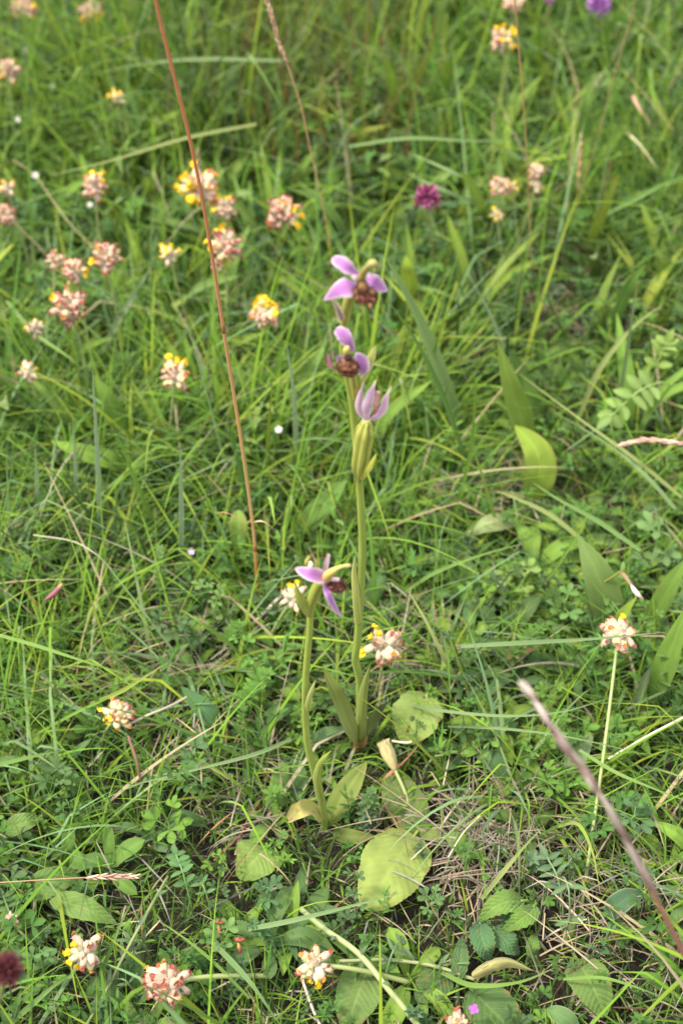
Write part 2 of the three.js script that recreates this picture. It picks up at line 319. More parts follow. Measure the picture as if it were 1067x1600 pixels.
const rosetteKinds = [0, 1, 2].map((q) => {
  const g = new Geo(), n = 4 + q;
  for (let k = 0; k < n; k++) {
    const a = k * 6.283 / n + rr(-0.4, 0.4), D = V(Math.sin(a), 0, Math.cos(a)), len = rr(0.022, 0.036);
    g.leaf({ pts: [V(0, 0.002, 0), D.clone().multiplyScalar(len * 0.5).setY(len * rr(0.3, 0.6)), D.clone().multiplyScalar(len).setY(len * rr(0.1, 0.7))], nh: UP, hw: len * rr(0.13, 0.2), prof: q === 1 ? spat : lance, nu: 8, nv: 4, fold: 0.22, wave: 0.1, col: (t, v, e, r) => mul3([1, 1, 1], (Math.abs(v) < 0.2 ? 1.2 : 0.95) + 0.2 * r) });
  }
  return { geo: g.build(), list: [] };
});
function put(kinds, k, x, y, z, s, col) {
  const q = new THREE.Quaternion().setFromAxisAngle(UP, rr(0, 6.283)).multiply(qB.setFromAxisAngle(XA, rr(-0.35, 0.35)));
  kinds[k].list.push([new THREE.Matrix4().compose(V(x, y, z), q, V(s, s, s)), col]);
}
spread(5200, (x, z) => {
  const leafy = inPatch(leafPatches, x, z), cap = capAt(x, z); if (R() > 0.17 + 0.18 * sst(-0.8, -1.1, z) + 0.6 * leafy) return;
  const s = Math.min(rr(0.6, 1.2) * (1 + 0.45 * sst(-0.8, -1.3, z)), 0.35 + cap * 16);
  put(coverKinds, Math.floor(rr(0, 6)), x, 0, z, s, jit(R() < 0.5 ? [0.056, 0.14, 0.02] : R() < 0.6 ? [0.09, 0.195, 0.022] : [0.058, 0.125, 0.04], 0.22));
});
spread(2300, (x, z) => {
  const leafy = inPatch(leafPatches, x, z); if (R() > 0.4 + 0.5 * leafy || capAt(x, z) < 0.02) return;
  put(rosetteKinds, Math.floor(rr(0, 3)), x, 0, z, rr(0.55, 1.0) * (1 + 0.9 * sst(-0.75, -1.3, z)), jit(R() < 0.45 ? [0.14, 0.235, 0.03] : R() < 0.5 ? [0.09, 0.175, 0.028] : [0.075, 0.145, 0.04], 0.2));
});
const uprightKinds = [0, 1, 2, 3].map((q) => { const g = new Geo(); for (let k = 0; k < 3; k++) { const a = rr(0, 6.28), D = V(Math.sin(a), 0, Math.cos(a)), len = rr(0.045, 0.085), up = rr(0.75, 1), B = D.clone().multiplyScalar(0.004);
  g.leaf({ pts: [B, B.clone().addScaledVector(D, len * 0.15).add(V(0, len * 0.55, 0)), B.clone().addScaledVector(D, len * (0.5 + 0.3 * q * (1 - up))).add(V(0, len * up, 0))], nh: D.clone().negate().add(V(0, 0.4, 0)).normalize(), hw: rr(0.0028, 0.0055), prof: lance, nu: 9, nv: 4, fold: 0.3, wave: 0.1, twist: rr(-0.6, 0.6), col: (t, v) => mul3([1, 1, 1], (Math.abs(v) < 0.2 ? 1.15 : 0.95) * (0.85 + 0.3 * t)) }); } return { geo: g.build(), list: [] }; });
spread(2600, (x, z) => {
  if (R() > 0.35 * sst(-0.68, -0.85, z) + 0.65 * sst(-0.9, -1.15, z) || capAt(x, z) < 0.05) return;
  put(uprightKinds, Math.floor(rr(0, 4)), x, 0, z, rr(0.7, 1.25), jit(R() < 0.5 ? [0.15, 0.245, 0.03] : R() < 0.6 ? [0.11, 0.19, 0.035] : [0.21, 0.28, 0.035], 0.2));
});
const coverRoot = stuff('ground_cover', 'low trefoil and clover leaves mixed into the meadow sward', 'ground cover');
pour(coverKinds, coverRoot, 'trefoil_leaves', LEAF);
pour(rosetteKinds, coverRoot, 'small_leaves', LEAF);
pour(uprightKinds, coverRoot, 'upright_leaves', LEAF);

// ---------------------------------------------------------------- the two bee orchids
const GREENSTEM = [0.23, 0.29, 0.055], YEL = [0.36, 0.36, 0.07], PINK = [0.44, 0.175, 0.50], PALE = [0.70, 0.60, 0.64];
function sepalCol(base = PINK, edge = PALE) { return (t, v, e, r) => mix3(mix3(base, edge, 0.95 * sst(0.58, 0.95, Math.abs(v)) + 0.5 * sst(0.84, 1, t)), [base[0] * 0.72, base[1] * 0.6, base[2] * 0.8], 0.4 * (1 - sst(0.02, 0.14, Math.abs(v))) + 0.3 * Math.max(0, r) + 0.12 * Math.max(0, Math.cos(v * 22))); }
const bractCol = (t, v, e, r) => mix3(mul3([0.32, 0.35, 0.07], 1 + 0.2 * r), [0.62, 0.58, 0.28], 0.8 * sst(0.7, 1, Math.abs(v)) + 0.25 * t);
function orchidKit(z0) {
  const F = (px, py, dz = 0) => atZ(px, py, z0 + dz), sz = (px, py, n) => n / perM(F(px, py));
  const facing = (px, py, tilt = [0, 0, 0]) => toCam(F(px, py)).add(V(...tilt)).normalize();
  return {
    F, sz, facing,
    petal(g, list, wpx, o = {}) { const P = list.map((q) => F(...q)), m = list[list.length >> 1]; g.leaf({ pts: P, nh: facing(m[0], m[1], o.tilt), hw: sz(m[0], m[1], wpx / 2), prof: o.prof || sepalP, nu: 18, nv: 8, fold: o.fold || 0, cup: o.cup ?? 0.3, wave: o.wave ?? 0.12, rag: o.rag ?? 0.1, twist: o.twist || 0, col: o.col || sepalCol() }); return g; },
    lip(g, c, rx, ry, rz, turn, pattern) {   // the swollen furry lip
      const P = F(c[0], c[1], c[2]), N = facing(c[0], c[1]), X = V(Math.cos(turn), Math.sin(turn), 0).addScaledVector(N, -V(Math.cos(turn), Math.sin(turn), 0).dot(N)).normalize(), Y = N.clone().cross(X).normalize();
      const a = sz(c[0], c[1], rx), b = sz(c[0], c[1], ry), d = sz(c[0], c[1], rz), sd = rr(0, 50);
      g.ball(P, X.clone().multiplyScalar(a), N.clone().multiplyScalar(d), Y.clone().multiplyScalar(b), (q) => 1 + 0.30 * noise(q.x * 2.4 + sd, q.y * 2.4, q.z * 2.4) + 0.09 * noise(q.x * 9, q.y * 9 + sd, q.z * 9), (q) => pattern(q, sd), 22, 30);
      for (let k = 0; k < 240; k++) {   // fur round the rim
        const an = rr(0, 6.283), el = rr(-0.5, 0.75), q = V(Math.cos(an) * Math.cos(el), Math.sin(el), Math.sin(an) * Math.cos(el));
        const B = P.clone().addScaledVector(X, q.x * a * 0.98).addScaledVector(N, q.y * d * 0.98).addScaledVector(Y, q.z * b * 0.98), dr = X.clone().multiplyScalar(q.x).addScaledVector(N, q.y).addScaledVector(Y, q.z).add(V(rr(-.5, .5), rr(-.5, .5), rr(-.5, .5))).normalize();
        const w = dr.clone().cross(N).normalize().multiplyScalar(0.00011), c1 = mix3([0.035, 0.008, 0.008], [0.15, 0.055, 0.03], Math.pow(R(), 2)), n = g.p.length / 3;
        g.v(B.clone().add(w), c1); g.v(B.clone().sub(w), c1); g.v(B.clone().addScaledVector(dr, rr(0.0006, 0.0016)), c1); g.i.push(n, n + 1, n + 2);
      }
      return g;
    },
  };
}
const lipPattern = (dark, light) => (q, sd) => {   // dark velvet with irregular cream edged patches
  const a = noise(q.x * 2.2 + sd, q.y * 1.5, q.z * 2.6), b = noise(q.x * 5 + sd, q.z * 5, sd), line = 1 - sst(0.02, 0.09, Math.abs(a + 0.08 + 0.25 * b)), pale = sst(0.28, 0.4, a + 0.3 * b);
  return mix3(mix3(mul3(dark, 0.55), mul3(dark, 1.5), clamp(0.5 + b)), light, q.y > -0.3 ? clamp(line * 0.5 + pale * 0.45) : 0);
};
const stemCol = (k = 1.18) => (t, an) => mul3(mix3([0.20, 0.27, 0.05], [0.27, 0.33, 0.06], t), k * (0.80 + 0.14 * Math.cos(an * 5) + 0.16 * noise(t * 26, an, 3)));
const orchidLeafCol = (base, tip = [0.30, 0.25, 0.05]) => (t, v, e, r) => mul3(mix3(mix3(base, tip, 0.45 * sst(0.8, 1, Math.abs(v)) * sst(0.35, 0.8, t)), mul3(base, 1.25), 0.5 * (1 - sst(0.02, 0.12, Math.abs(v)))), 1 + 0.22 * r + 0.06 * Math.cos(v * 40));
{
  const base = atH(562, 1166, 0), K = orchidKit(base.z), { F, sz, petal } = K;
  const o = thing('bee_orchid', 'tall bee orchid with three pink flowers one above another on a long green stem', 'orchid', base);
  let g = new Geo();
  const line = [[562, 1170], [562, 1120], [561, 1058], [555, 1030], [558.5, 1000], [562, 950], [565.5, 880], [566, 840], [562.5, 770], [559, 715], [554, 665], [549, 620], [543, 592], [536, 555], [536, 520], [541, 495], [546, 478]].map((q, i) => F(q[0], q[1], i > 9 ? -0.004 : 0));
  g.tube(line, (t) => lerp(0.0024, 0.0017, t) * (t > 0.93 ? 1.0 : 1), stemCol(), 12, 80); part(o, 'stem', g, STEM);
  g = new Geo(); petal(g, [[562, 1162, 0.002], [543, 1130, 0.012], [525, 1085, 0.018], [504, 1041, 0.012]], 33, { prof: lance, fold: 0.3, cup: 0, tilt: [0.5, 0.1, 0], col: orchidLeafCol([0.15, 0.19, 0.035]), wave: 0.15 }); part(o, 'leaf', g, LEAF);
  g = new Geo(); petal(g, [[563, 1160, 0.004], [564, 1120, 0.006], [568, 1080, 0.005], [578, 1039, 0.008]], 19, { prof: (t) => 1 - Math.pow(t, 3), cup: -0.8, fold: 0, col: orchidLeafCol([0.21, 0.26, 0.05]) }); part(o, 'sheath', g, LEAF);
  g = new Geo(); petal(g, [[566, 1160, -0.004], [583, 1135, -0.004], [598, 1110, -0.002], [607, 1098, 0.002]], 20, { prof: lance, fold: 0.3, tilt: [-0.6, 0.5, 0], col: orchidLeafCol([0.07, 0.10, 0.02], [0.2, 0.14, 0.03]) }); part(o, 'leaf', g, LEAF).userData.label = 'small dark leaf folded against the stem base';
  g = new Geo(); for (const [a, b, c, d] of [[550, 1150, 563, 1168], [575, 1150, 562, 1168], [552, 1160, 560, 1170]]) petal(g, [[c, d, 0.003], [(a + c) / 2, (b + d) / 2 + 3, 0.006], [a, b, 0.004]], 9, { prof: lance, col: () => [0.30, 0.17, 0.05], rag: 0.6, wave: 0.5 }); part(o, 'withered_sheath', g, LEAF);
  g = new Geo(); petal(g, [[559.5, 975, 0.003], [556, 930, 0.0035], [553, 895, 0.002], [555, 868, 0.002]], 12, { prof: (t) => 1.05 - Math.pow(t, 2.2), cup: -0.5, col: bractCol }); part(o, 'sheath', g, LEAF);
  // withered lowest flower on its swollen ribbed ovary
  const f3 = new THREE.Group(); f3.name = 'flower'; o.add(f3);
  g = new Geo();
  { const ax = [[560.5, 750, 0.004], [562, 735, 0.005], [565, 708, 0.006], [569, 680, 0.006], [573, 658, 0.006]].map((q) => F(...q)), W = sz(567, 700, 14);
    g.tube(ax, (t) => (an) => W * lerp(0.42, 1, sst(0, 0.42, t)) * lerp(1, 0.52, sst(0.8, 1, t)) * (1 + 0.10 * Math.cos(an * 6 + t * 1.6)), (t, an) => mix3(mul3([0.33, 0.34, 0.07], 1 + 0.25 * noise(t * 10, an * 2, 6)), [0.17, 0.20, 0.035], 1 - sst(-0.85, 0.1, Math.cos(an * 6 + t * 1.6)) * 0.95), 48, 24); }
  part(f3, 'ovary', g, STEM, base);
  g = new Geo(); petal(g, [[561.5, 747, 0.007], [571, 735, 0.010], [580, 724, 0.011], [588.5, 708, 0.011]], 15, { prof: (t) => Math.pow(1 - t, 0.75) * 0.85 + 0.25 * Math.sin(Math.PI * t), cup: -0.4, tilt: [-0.3, 0, 0], col: (t, v) => mix3([0.40, 0.42, 0.06], [0.5, 0.48, 0.14], Math.abs(v) > 0.8 ? 0.6 : 0) }); part(o, 'bract', g, LEAF);
  const faded = sepalCol([0.60, 0.36, 0.55], [0.78, 0.68, 0.66]);
  const fadedTip = (t, v, e, r) => mix3(faded(t, v, e, r), [0.75, 0.62, 0.42], sst(0.72, 0.95, t));
  const petTip = (t) => (t < 0.62 ? 0.55 + 0.45 * Math.sin(Math.PI * Math.min(1, t / 0.7)) : 0) + (t >= 0.62 ? lerp(0.55 + 0.45 * Math.sin(Math.PI * 0.62 / 0.7), 0.26, sst(0.62, 0.85, t)) : 0) - 0.2 * Math.pow(t, 12);
  for (const [l, w, tl] of [[[[573.5, 656, 0.007], [563, 638, 0.009], [564.5, 615, 0.008], [568, 596, 0.006]], 13, [0.4, 0, 0]], [[[580, 656, 0.007], [596, 640, 0.009], [602, 622, 0.009], [611.5, 603, 0.006]], 14, [-0.4, 0, 0]], [[[575, 657, 0.008], [576, 635, 0.014], [581, 612, 0.013], [587.5, 593, 0.010]], 17, [0.2, 0, 0]]]) { g = new Geo(); petal(g, l, w, { prof: petTip, cup: -0.7, tilt: tl, col: fadedTip }); part(f3, 'sepal', g, PETAL, base); }
  g = new Geo(); { const sd = 3; g.tube([[587, 652, 0.005], [588, 635, 0.006], [591, 612, 0.005]].map((q) => F(...q)), (t) => (an) => sz(588, 630, 5) * (1 - 0.35 * t) * (1 + 0.25 * noise(t * 9, an * 2, sd)), (t) => mix3([0.22, 0.07, 0.09], [0.66, 0.36, 0.34], sst(0.15, 0.6, t) * (0.6 + 0.5 * noise(t * 16, 3, 1))), 12, 18); } part(f3, 'lip', g, VELVET, base);
  // second flower, half withered
  const f2 = new THREE.Group(); f2.name = 'flower'; o.add(f2);
  g = new Geo(); g.tube([[556, 625, 0.002], [554, 605, 0.004], [550, 580, 0.006]].map((q) => F(...q)), (t) => sz(553, 600, 4.2 + 2.6 * Math.sin(t * 2.6)), (t, an) => mix3(YEL, [0.10, 0.05, 0.02], (t > 0.5 && Math.cos(an * 3 + 1) > 0.75) ? 0.8 : 0), 14, 12); part(f2, 'ovary', g, STEM, base);
  g = new Geo(); petal(g, [[556, 622, 0.003], [566, 590, 0.006], [577, 562, 0.005], [586.5, 540, 0.004]], 15, { prof: (t) => 0.35 + 0.65 * Math.sin(Math.PI * Math.min(1, Math.pow(t, 1.4))) - 0.33 * Math.pow(t, 6), cup: -0.6, tilt: [-0.5, 0, 0], col: bractCol }); part(o, 'bract', g, LEAF);
  g = new Geo(); petal(g, [[554, 551, 0.006], [545, 536, 0.011], [535, 522, 0.010], [524.5, 514, 0.008]], 21, { cup: -0.3, prof: (t) => sepalP(1 - t) * 0.9 + 0.1 * t, wave: 0.3 }); part(f2, 'sepal', g, PETAL, base);
  g = new Geo(); petal(g, [[553, 560, 0.006], [562, 563, 0.008], [568, 573, 0.009], [563, 587, 0.006]], 23, { cup: 0.2, wave: 0.35, prof: (t) => ovate(clamp(t * 0.9 + 0.08)) }); part(f2, 'sepal', g, PETAL, base);
  g = new Geo(); petal(g, [[542, 566, 0.004], [533, 562, 0.007], [525, 556, 0.008]], 17, { cup: 0.2, wave: 0.3, prof: ovate, col: sepalCol([0.52, 0.30, 0.52]) }); petal(g, [[535, 578, 0.008], [520, 574, 0.010], [513, 566, 0.009], [512.5, 551, 0.007]], 8, { prof: spat, cup: 0.6, wave: 0.4, col: () => [0.27, 0.09, 0.13] }); part(f2, 'sepal', g, PETAL, base).userData.label = 'shrivelled dark magenta sepal curled up at the left';
  g = new Geo(); g.tube([[546, 563, 0.010], [541, 549, 0.012], [543, 542, 0.013]].map((q) => F(...q)), (t) => sz(543, 550, 6 * Math.sin(0.5 + 2.2 * t)), (t) => mix3([0.42, 0.30, 0.08], [0.46, 0.42, 0.12], t), 10, 10); part(f2, 'column', g, STEM, base);
  g = new Geo(); K.lip(g, [544, 574, 0.012], 17, 14, 11, -0.15, lipPattern([0.06, 0.014, 0.010], [0.36, 0.20, 0.09])); g.ball(F(544, 559, 0.017), V(sz(544, 559, 6), 0, 0), V(0, sz(544, 559, 4), 0), V(0, 0, 0.002), (d) => 1 + 0.3 * noise(d.x * 3, d.y * 3, d.z * 3), () => [0.025, 0.006, 0.006], 8, 10); part(f2, 'lip', g, VELVET, base);
  // top flower, fresh
  const f1 = new THREE.Group(); f1.name = 'flower'; o.add(f1);
  g = new Geo(); g.tube([[537, 514, -0.003], [540, 492, -0.001], [545, 472, 0.002], [551, 457, 0.006]].map((q) => F(...q)), (t) => sz(543, 480, 4.6 + 4.6 * Math.sin(0.15 + t * 2.0)), (t, an) => mix3([0.33, 0.34, 0.06], [0.19, 0.17, 0.04], Math.max(0, Math.cos(an * 3)) * 0.6), 16, 16); part(f1, 'ovary', g, STEM, base);
  g = new Geo(); petal(g, [[534, 500, 0.001], [529, 485, 0.003], [520, 467, 0.002]], 12, { prof: (t) => 0.3 + 0.7 * Math.sin(Math.PI * Math.min(1, 0.25 + t * 0.75)), cup: 0.7, col: (t, v) => mix3([0.28, 0.19, 0.17], [0.70, 0.66, 0.50], sst(0.45, 0.8, Math.abs(v))) }); part(o, 'bract', g, LEAF);
  g = new Geo(); petal(g, [[560, 428, 0.004], [546, 420, 0.008], [534, 411, 0.007], [519, 403, 0.001]], 21, { prof: (t) => 0.42 + 0.6 * sst(0, 0.5, t) - 1.0 * Math.pow(t, 9) , cup: 0.25, tilt: [0, 0.25, 0] }); part(f1, 'sepal', g, PETAL, base);
  g = new Geo(); petal(g, [[559, 446, 0.006], [545, 447, 0.012], [528, 453, 0.013], [505, 469, 0.008]], 27, { cup: -0.2, tilt: [0, 0.35, 0], prof: (t) => 0.4 * (1 - t) + 0.95 * Math.pow(Math.max(0, Math.sin(Math.PI * Math.pow(t, 0.8))), 0.8) + 0.03 }); part(f1, 'sepal', g, PETAL, base);
  g = new Geo(); petal(g, [[573, 434, 0.001], [583, 440, 0.002], [593, 447, 0.0], [605, 455, -0.004]], 21, { cup: 0.2, tilt: [0, 0.1, 0], prof: (t) => 0.75 * (1 - t) + 0.75 * Math.sin(Math.PI * t * 0.96) }); part(f1, 'sepal', g, PETAL, base);
  g = new Geo(); petal(g, [[562, 438, 0.011], [556, 433, 0.013], [549, 431, 0.012]], 7, { col: sepalCol([0.66, 0.42, 0.6]) }); petal(g, [[572, 431, 0.008], [577, 429, 0.009], [582, 430, 0.007]], 6, { col: sepalCol([0.66, 0.42, 0.6]) }); part(f1, 'petal', g, PETAL, base);
  g = new Geo();
  g.tube([[563, 441, 0.010], [566, 430, 0.015], [573, 418, 0.018], [582, 411, 0.019], [590, 415, 0.018], [597, 418, 0.017]].map((q) => F(...q)), (t) => sz(575, 420, 5.5 - 3.0 * sst(0.5, 0.8, t) + 1.0 * Math.sin(t * 11) + 1.2 * Math.exp(-Math.pow((t - 0.62) / 0.08, 2)) - (t > 0.97 ? 1.2 : 0)), (t) => mul3(mix3(mix3([0.34, 0.24, 0.05], [0.38, 0.35, 0.11], sst(0, 0.5, t)), [0.36, 0.20, 0.12], sst(0.72, 0.95, t)), 0.9 + 0.4 * noise(t * 12, 2, 3)), 12, 30);
  g.ball(F(584, 421, 0.018), V(sz(584, 421, 4), 0, 0), V(0, sz(584, 421, 4), 0), V(0, 0, 0.0015), null, () => [0.42, 0.42, 0.12], 8, 10); part(f1, 'column', g, STEM, base);
  g = new Geo(); K.lip(g, [573, 462, 0.015], 16, 14.5, 12, -0.5, lipPattern([0.055, 0.005, 0.009], [0.42, 0.26, 0.11]));
  K.lip(g, [557, 457, 0.013], 5, 8, 6, 0.2, () => mix3([0.08, 0.02, 0.02], [0.36, 0.22, 0.09], R() * 0.8)); K.lip(g, [566, 447, 0.016], 7, 8, 6, 0.2, () => mix3([0.07, 0.02, 0.015], [0.42, 0.28, 0.10], R() * 0.8));
  g.tube([[577, 474, 0.018], [579, 479, 0.02], [578.5, 486, 0.019]].map((q) => F(...q)), (t) => sz(578, 480, 3 * (1 - t) + 0.6), () => [0.26, 0.13, 0.06], 6, 5); part(f1, 'lip', g, VELVET, base);
}
{
  const base = atH(507, 1296, 0), K = orchidKit(base.z), { F, sz, petal } = K;
  const o = thing('bee_orchid', 'short bee orchid with a single open pink flower, left of the tall orchid', 'orchid', base);
  let g = new Geo();
  const line = [[507, 1300], [506, 1274], [497, 1228], [489, 1198], [480, 1160], [477, 1110], [477, 1070], [480.5, 1020], [484, 980], [484.5, 955]].map((q) => F(q[0], q[1]));
  g.tube(line, (t) => lerp(0.0023, 0.0016, t), stemCol(), 12, 60); part(o, 'stem', g, STEM);
  g = new Geo(); petal(g, [[480, 1112, 0.002], [483, 1092, 0.004], [488, 1076, 0.004], [493.5, 1061, 0.003]], 10, { prof: (t) => 1.0 - Math.pow(t, 1.8), cup: -0.5, col: bractCol }); part(o, 'sheath', g, LEAF);
  g = new Geo(); petal(g, [[501, 1255, 0.003], [494, 1215, 0.005], [501, 1190, 0.007], [517, 1173, 0.006]], 15, { prof: (t) => 1.05 - Math.pow(t, 1.7), cup: -0.6, tilt: [-0.2, 0, 0], col: orchidLeafCol([0.24, 0.30, 0.05], [0.4, 0.4, 0.1]) }); part(o, 'sheath', g, LEAF);
  g = new Geo(); petal(g, [[504, 1285, 0.002], [486, 1264, 0.012], [468, 1266, 0.020], [450, 1281, 0.014]], 26, { prof: (t) => 0.3 + 0.72 * Math.sin(Math.PI * Math.pow(t, 1.1) * 0.97), cup: 0.35, tilt: [0, 0.3, 0], wave: 0.25, col: (t, v, e, r) => mix3(mix3([0.28, 0.30, 0.06], [0.42, 0.36, 0.12], t), [0.15, 0.08, 0.03], sst(0.25, 0.5, r) * 0.8) }); part(o, 'leaf', g, LEAF).userData.label = 'yellowing curled basal leaf with brown blotches';
  g = new Geo(); { const P = [atH(517, 1287, 0.004), atH(530, 1255, 0.014), atH(552, 1220, 0.02), atH(573, 1190, 0.018)]; g.leaf({ pts: P, nh: toCam(P[1]).add(V(0.1, 0.5, 0)).normalize(), hw: 20 / perM(P[1]), prof: lance, nu: 30, nv: 10, fold: 0.22, wave: 0.1, rag: 0.05, col: orchidLeafCol([0.17, 0.22, 0.045]) }); } part(o, 'leaf', g, LEAF);
  g = new Geo(); { const P = [atH(520, 1300, 0.004), atH(548, 1308, 0.009), atH(585, 1306, 0.008)]; g.leaf({ pts: P, nh: V(0, 1, 0.4).normalize(), hw: 13 / perM(P[1]), prof: lance, nu: 16, nv: 6, fold: 0.2, col: orchidLeafCol([0.13, 0.17, 0.035]) }); } part(o, 'leaf', g, LEAF);
  const f = new THREE.Group(); f.name = 'flower'; o.add(f);
  g = new Geo(); g.tube([[484, 960, 0.001], [487, 940, 0.003], [494, 922, 0.005], [503, 906, 0.008]].map((q) => F(...q)), (t) => sz(490, 935, 5 + 4.2 * Math.sin(0.2 + t * 2.1)), (t, an) => mix3([0.30, 0.33, 0.06], [0.17, 0.20, 0.035], Math.max(0, Math.cos(an * 3 + 0.6)) * 0.75), 18, 16); part(f, 'ovary', g, STEM, base);
  g = new Geo(); petal(g, [[484, 962, 0.003], [474, 946, 0.006], [466, 928, 0.006], [460, 906, 0.005]], 15, { prof: (t) => 0.55 + 0.5 * Math.sin(Math.PI * Math.min(1, t * 1.25)) - 0.5 * Math.pow(t, 3), cup: -0.6, col: (t, v, e, r) => mul3([0.27, 0.31, 0.055], 1 + 0.2 * r) }); part(o, 'bract', g, LEAF);
  g = new Geo(); petal(g, [[511, 900, 0.008], [498, 900, 0.014], [481, 896, 0.016], [461, 887.5, 0.012]], 21, { cup: 0.25, tilt: [0, 0.3, 0] }); part(f, 'sepal', g, PETAL, base);
  g = new Geo(); petal(g, [[507.5, 894, 0.006], [510, 880, 0.005], [513.5, 865, 0.003]], 8.5, { prof: (t) => 1 - 0.5 * t * t, col: sepalCol([0.50, 0.32, 0.42], [0.6, 0.45, 0.5]) }); part(f, 'sepal', g, PETAL, base);
  g = new Geo(); petal(g, [[509, 909, 0.012], [513, 928, 0.018], [522, 946, 0.018], [533.5, 964, 0.014]], 13, { cup: -0.3, tilt: [0.4, 0.1, 0], prof: (t) => 0.85 - 0.3 * t + 0.25 * Math.sin(Math.PI * t) - 0.45 * Math.pow(t, 6) }); part(f, 'sepal', g, PETAL, base);
  g = new Geo(); g.tube([[509, 905, 0.012], [514, 897, 0.016], [524, 890, 0.018], [535, 884.5, 0.019], [547, 883, 0.018]].map((q) => F(...q)), (t) => sz(520, 893, 6.8 * (1 - 0.62 * sst(0.3, 0.6, t)) + 0.8 * Math.sin(t * 14) - (t > 0.95 ? 1.2 : 0)), (t) => mix3([0.56, 0.36, 0.10], [0.50, 0.46, 0.14], t), 12, 24); part(f, 'column', g, STEM, base);
  g = new Geo(); g.tube([[510, 908, 0.010], [518, 905, 0.014], [530, 906, 0.014]].map((q) => F(...q)), (t) => sz(515, 905, 3.2), () => [0.62, 0.42, 0.5], 8, 8); K.lip(g, [526, 916, 0.014], 14, 9.5, 9, 0, lipPattern([0.045, 0.005, 0.007], [0.36, 0.20, 0.14])); part(f, 'lip', g, VELVET, base);
  g = new Geo(); g.ball(F(485, 882, 0.006), V(sz(485, 882, 4.6), 0, 0), V(0, sz(485, 882, 4.6), 0), V(0, 0, 0.0016), (d) => 1 + 0.1 * noise(d.x * 3, d.y * 3, d.z * 3), () => [0.80, 0.76, 0.55], 10, 12);
  for (const q of [[[483, 890, 0.006], [479, 880, 0.007], [484, 868, 0.007]], [[490, 890, 0.006], [495, 881, 0.007], [493, 873, 0.007]]]) petal(g, q, 7, { prof: ovate, cup: -0.7, col: () => [0.40, 0.40, 0.10] });
  g.tube([[494, 874, 0.007], [500, 872, 0.008], [506, 872, 0.008]].map((q) => F(...q)), 0.0002, () => [0.15, 0.05, 0.04], 5, 4); part(f, 'anther', g, STEM, base);
}

// ---------------------------------------------------------------- kidney vetch: heads of woolly florets
const floretKinds = {};
for (const [kind, tip, tip2] of [['yellow', [0.62, 0.36, 0.006], [0.64, 0.45, 0.010]], ['orange', [0.38, 0.12, 0.025], [0.44, 0.20, 0.05]], ['red', [0.20, 0.05, 0.028], [0.28, 0.09, 0.055]], ['plain', [0.42, 0.26, 0.18], [0.42, 0.22, 0.16]]]) {
  floretKinds[kind] = [0, 1, 2].map((q) => {
    const g = new Geo(), fat = [0.16, 0.14, 0.17][q], bendA = [0.06, -0.05, 0.12][q];
    const pink = kind === 'red' || kind === 'plain' ? [0.42, 0.23, 0.18] : [0.50, 0.40, 0.20];
    g.tube([V(0, 0, 0), V(0, 0.3, bendA * 0.3), V(0, 0.6, bendA), V(0, 0.8, bendA * 1.6)], (t) => fat * (0.35 + 0.75 * Math.sin(Math.PI * Math.pow(t, 0.8) * 0.86)) * (1 - 0.2 * t), (t) => mix3(kind === 'red' ? [0.47, 0.39, 0.29] : kind === 'plain' ? [0.50, 0.45, 0.33] : [0.52, 0.48, 0.32], pink, sst(0.42, 1, t) * 0.9), 8, 8);
    for (let k = 0; k < 70; k++) {
      const t = rr(0.1, 0.85), an = rr(0, 6.283), r = fat * (0.35 + 0.75 * Math.sin(Math.PI * Math.pow(t, 0.8) * 0.86)) * (1 - 0.2 * t), O = V(Math.cos(an), 0, Math.sin(an)), B = V(0, t * 0.8, bendA * t * 1.5).addScaledVector(O, r * 0.95), D = O.clone().add(V(rr(-.4, .4), rr(0.3, 1.1), rr(-.4, .4))).normalize(), w = D.clone().cross(O).normalize().multiplyScalar(0.008), c = [0.66, 0.62, 0.52], n = g.p.length / 3;
      g.v(B.clone().add(w), c); g.v(B.clone().sub(w), c); g.v(B.clone().addScaledVector(D, rr(0.05, 0.11)), c); g.i.push(n, n + 1, n + 2);
    }
    const W = kind === 'yellow' ? 0.17 : kind === 'orange' ? 0.09 : kind === 'red' ? 0.095 : 0.07, L = kind === 'yellow' ? 0.34 : kind === 'plain' ? 0.1 : 0.19, B = V(0, 0.74, bendA * 1.45);
    g.leaf({ pts: [B, B.clone().add(V(0, L * 0.55, 0.02)), B.clone().add(V(0, L * 0.9, 0.15))], nh: V(0, 0, 1), hw: W, prof: (t) => 0.6 + 0.5 * Math.sin(Math.PI * t * 0.9) - 0.45 * Math.pow(t, 8), nu: 6, nv: 4, cup: -0.6, wave: 0.3, col: (t) => mix3(tip2, tip, t) });
    g.ball(B.clone().add(V(0, L * 0.35, -0.01)), V(W * 0.62, 0, 0), V(0, L * 0.5, 0), V(0, 0, W * 0.62), (d) => 1 + 0.25 * noise(d.x * 2, d.y * 2, d.z * 2 + q), (d) => mix3(tip, tip2, d.y * 0.5 + 0.5), 5, 7);
    return g.build();
  });
}
const cap01 = (v) => clamp(v, 0, 1);
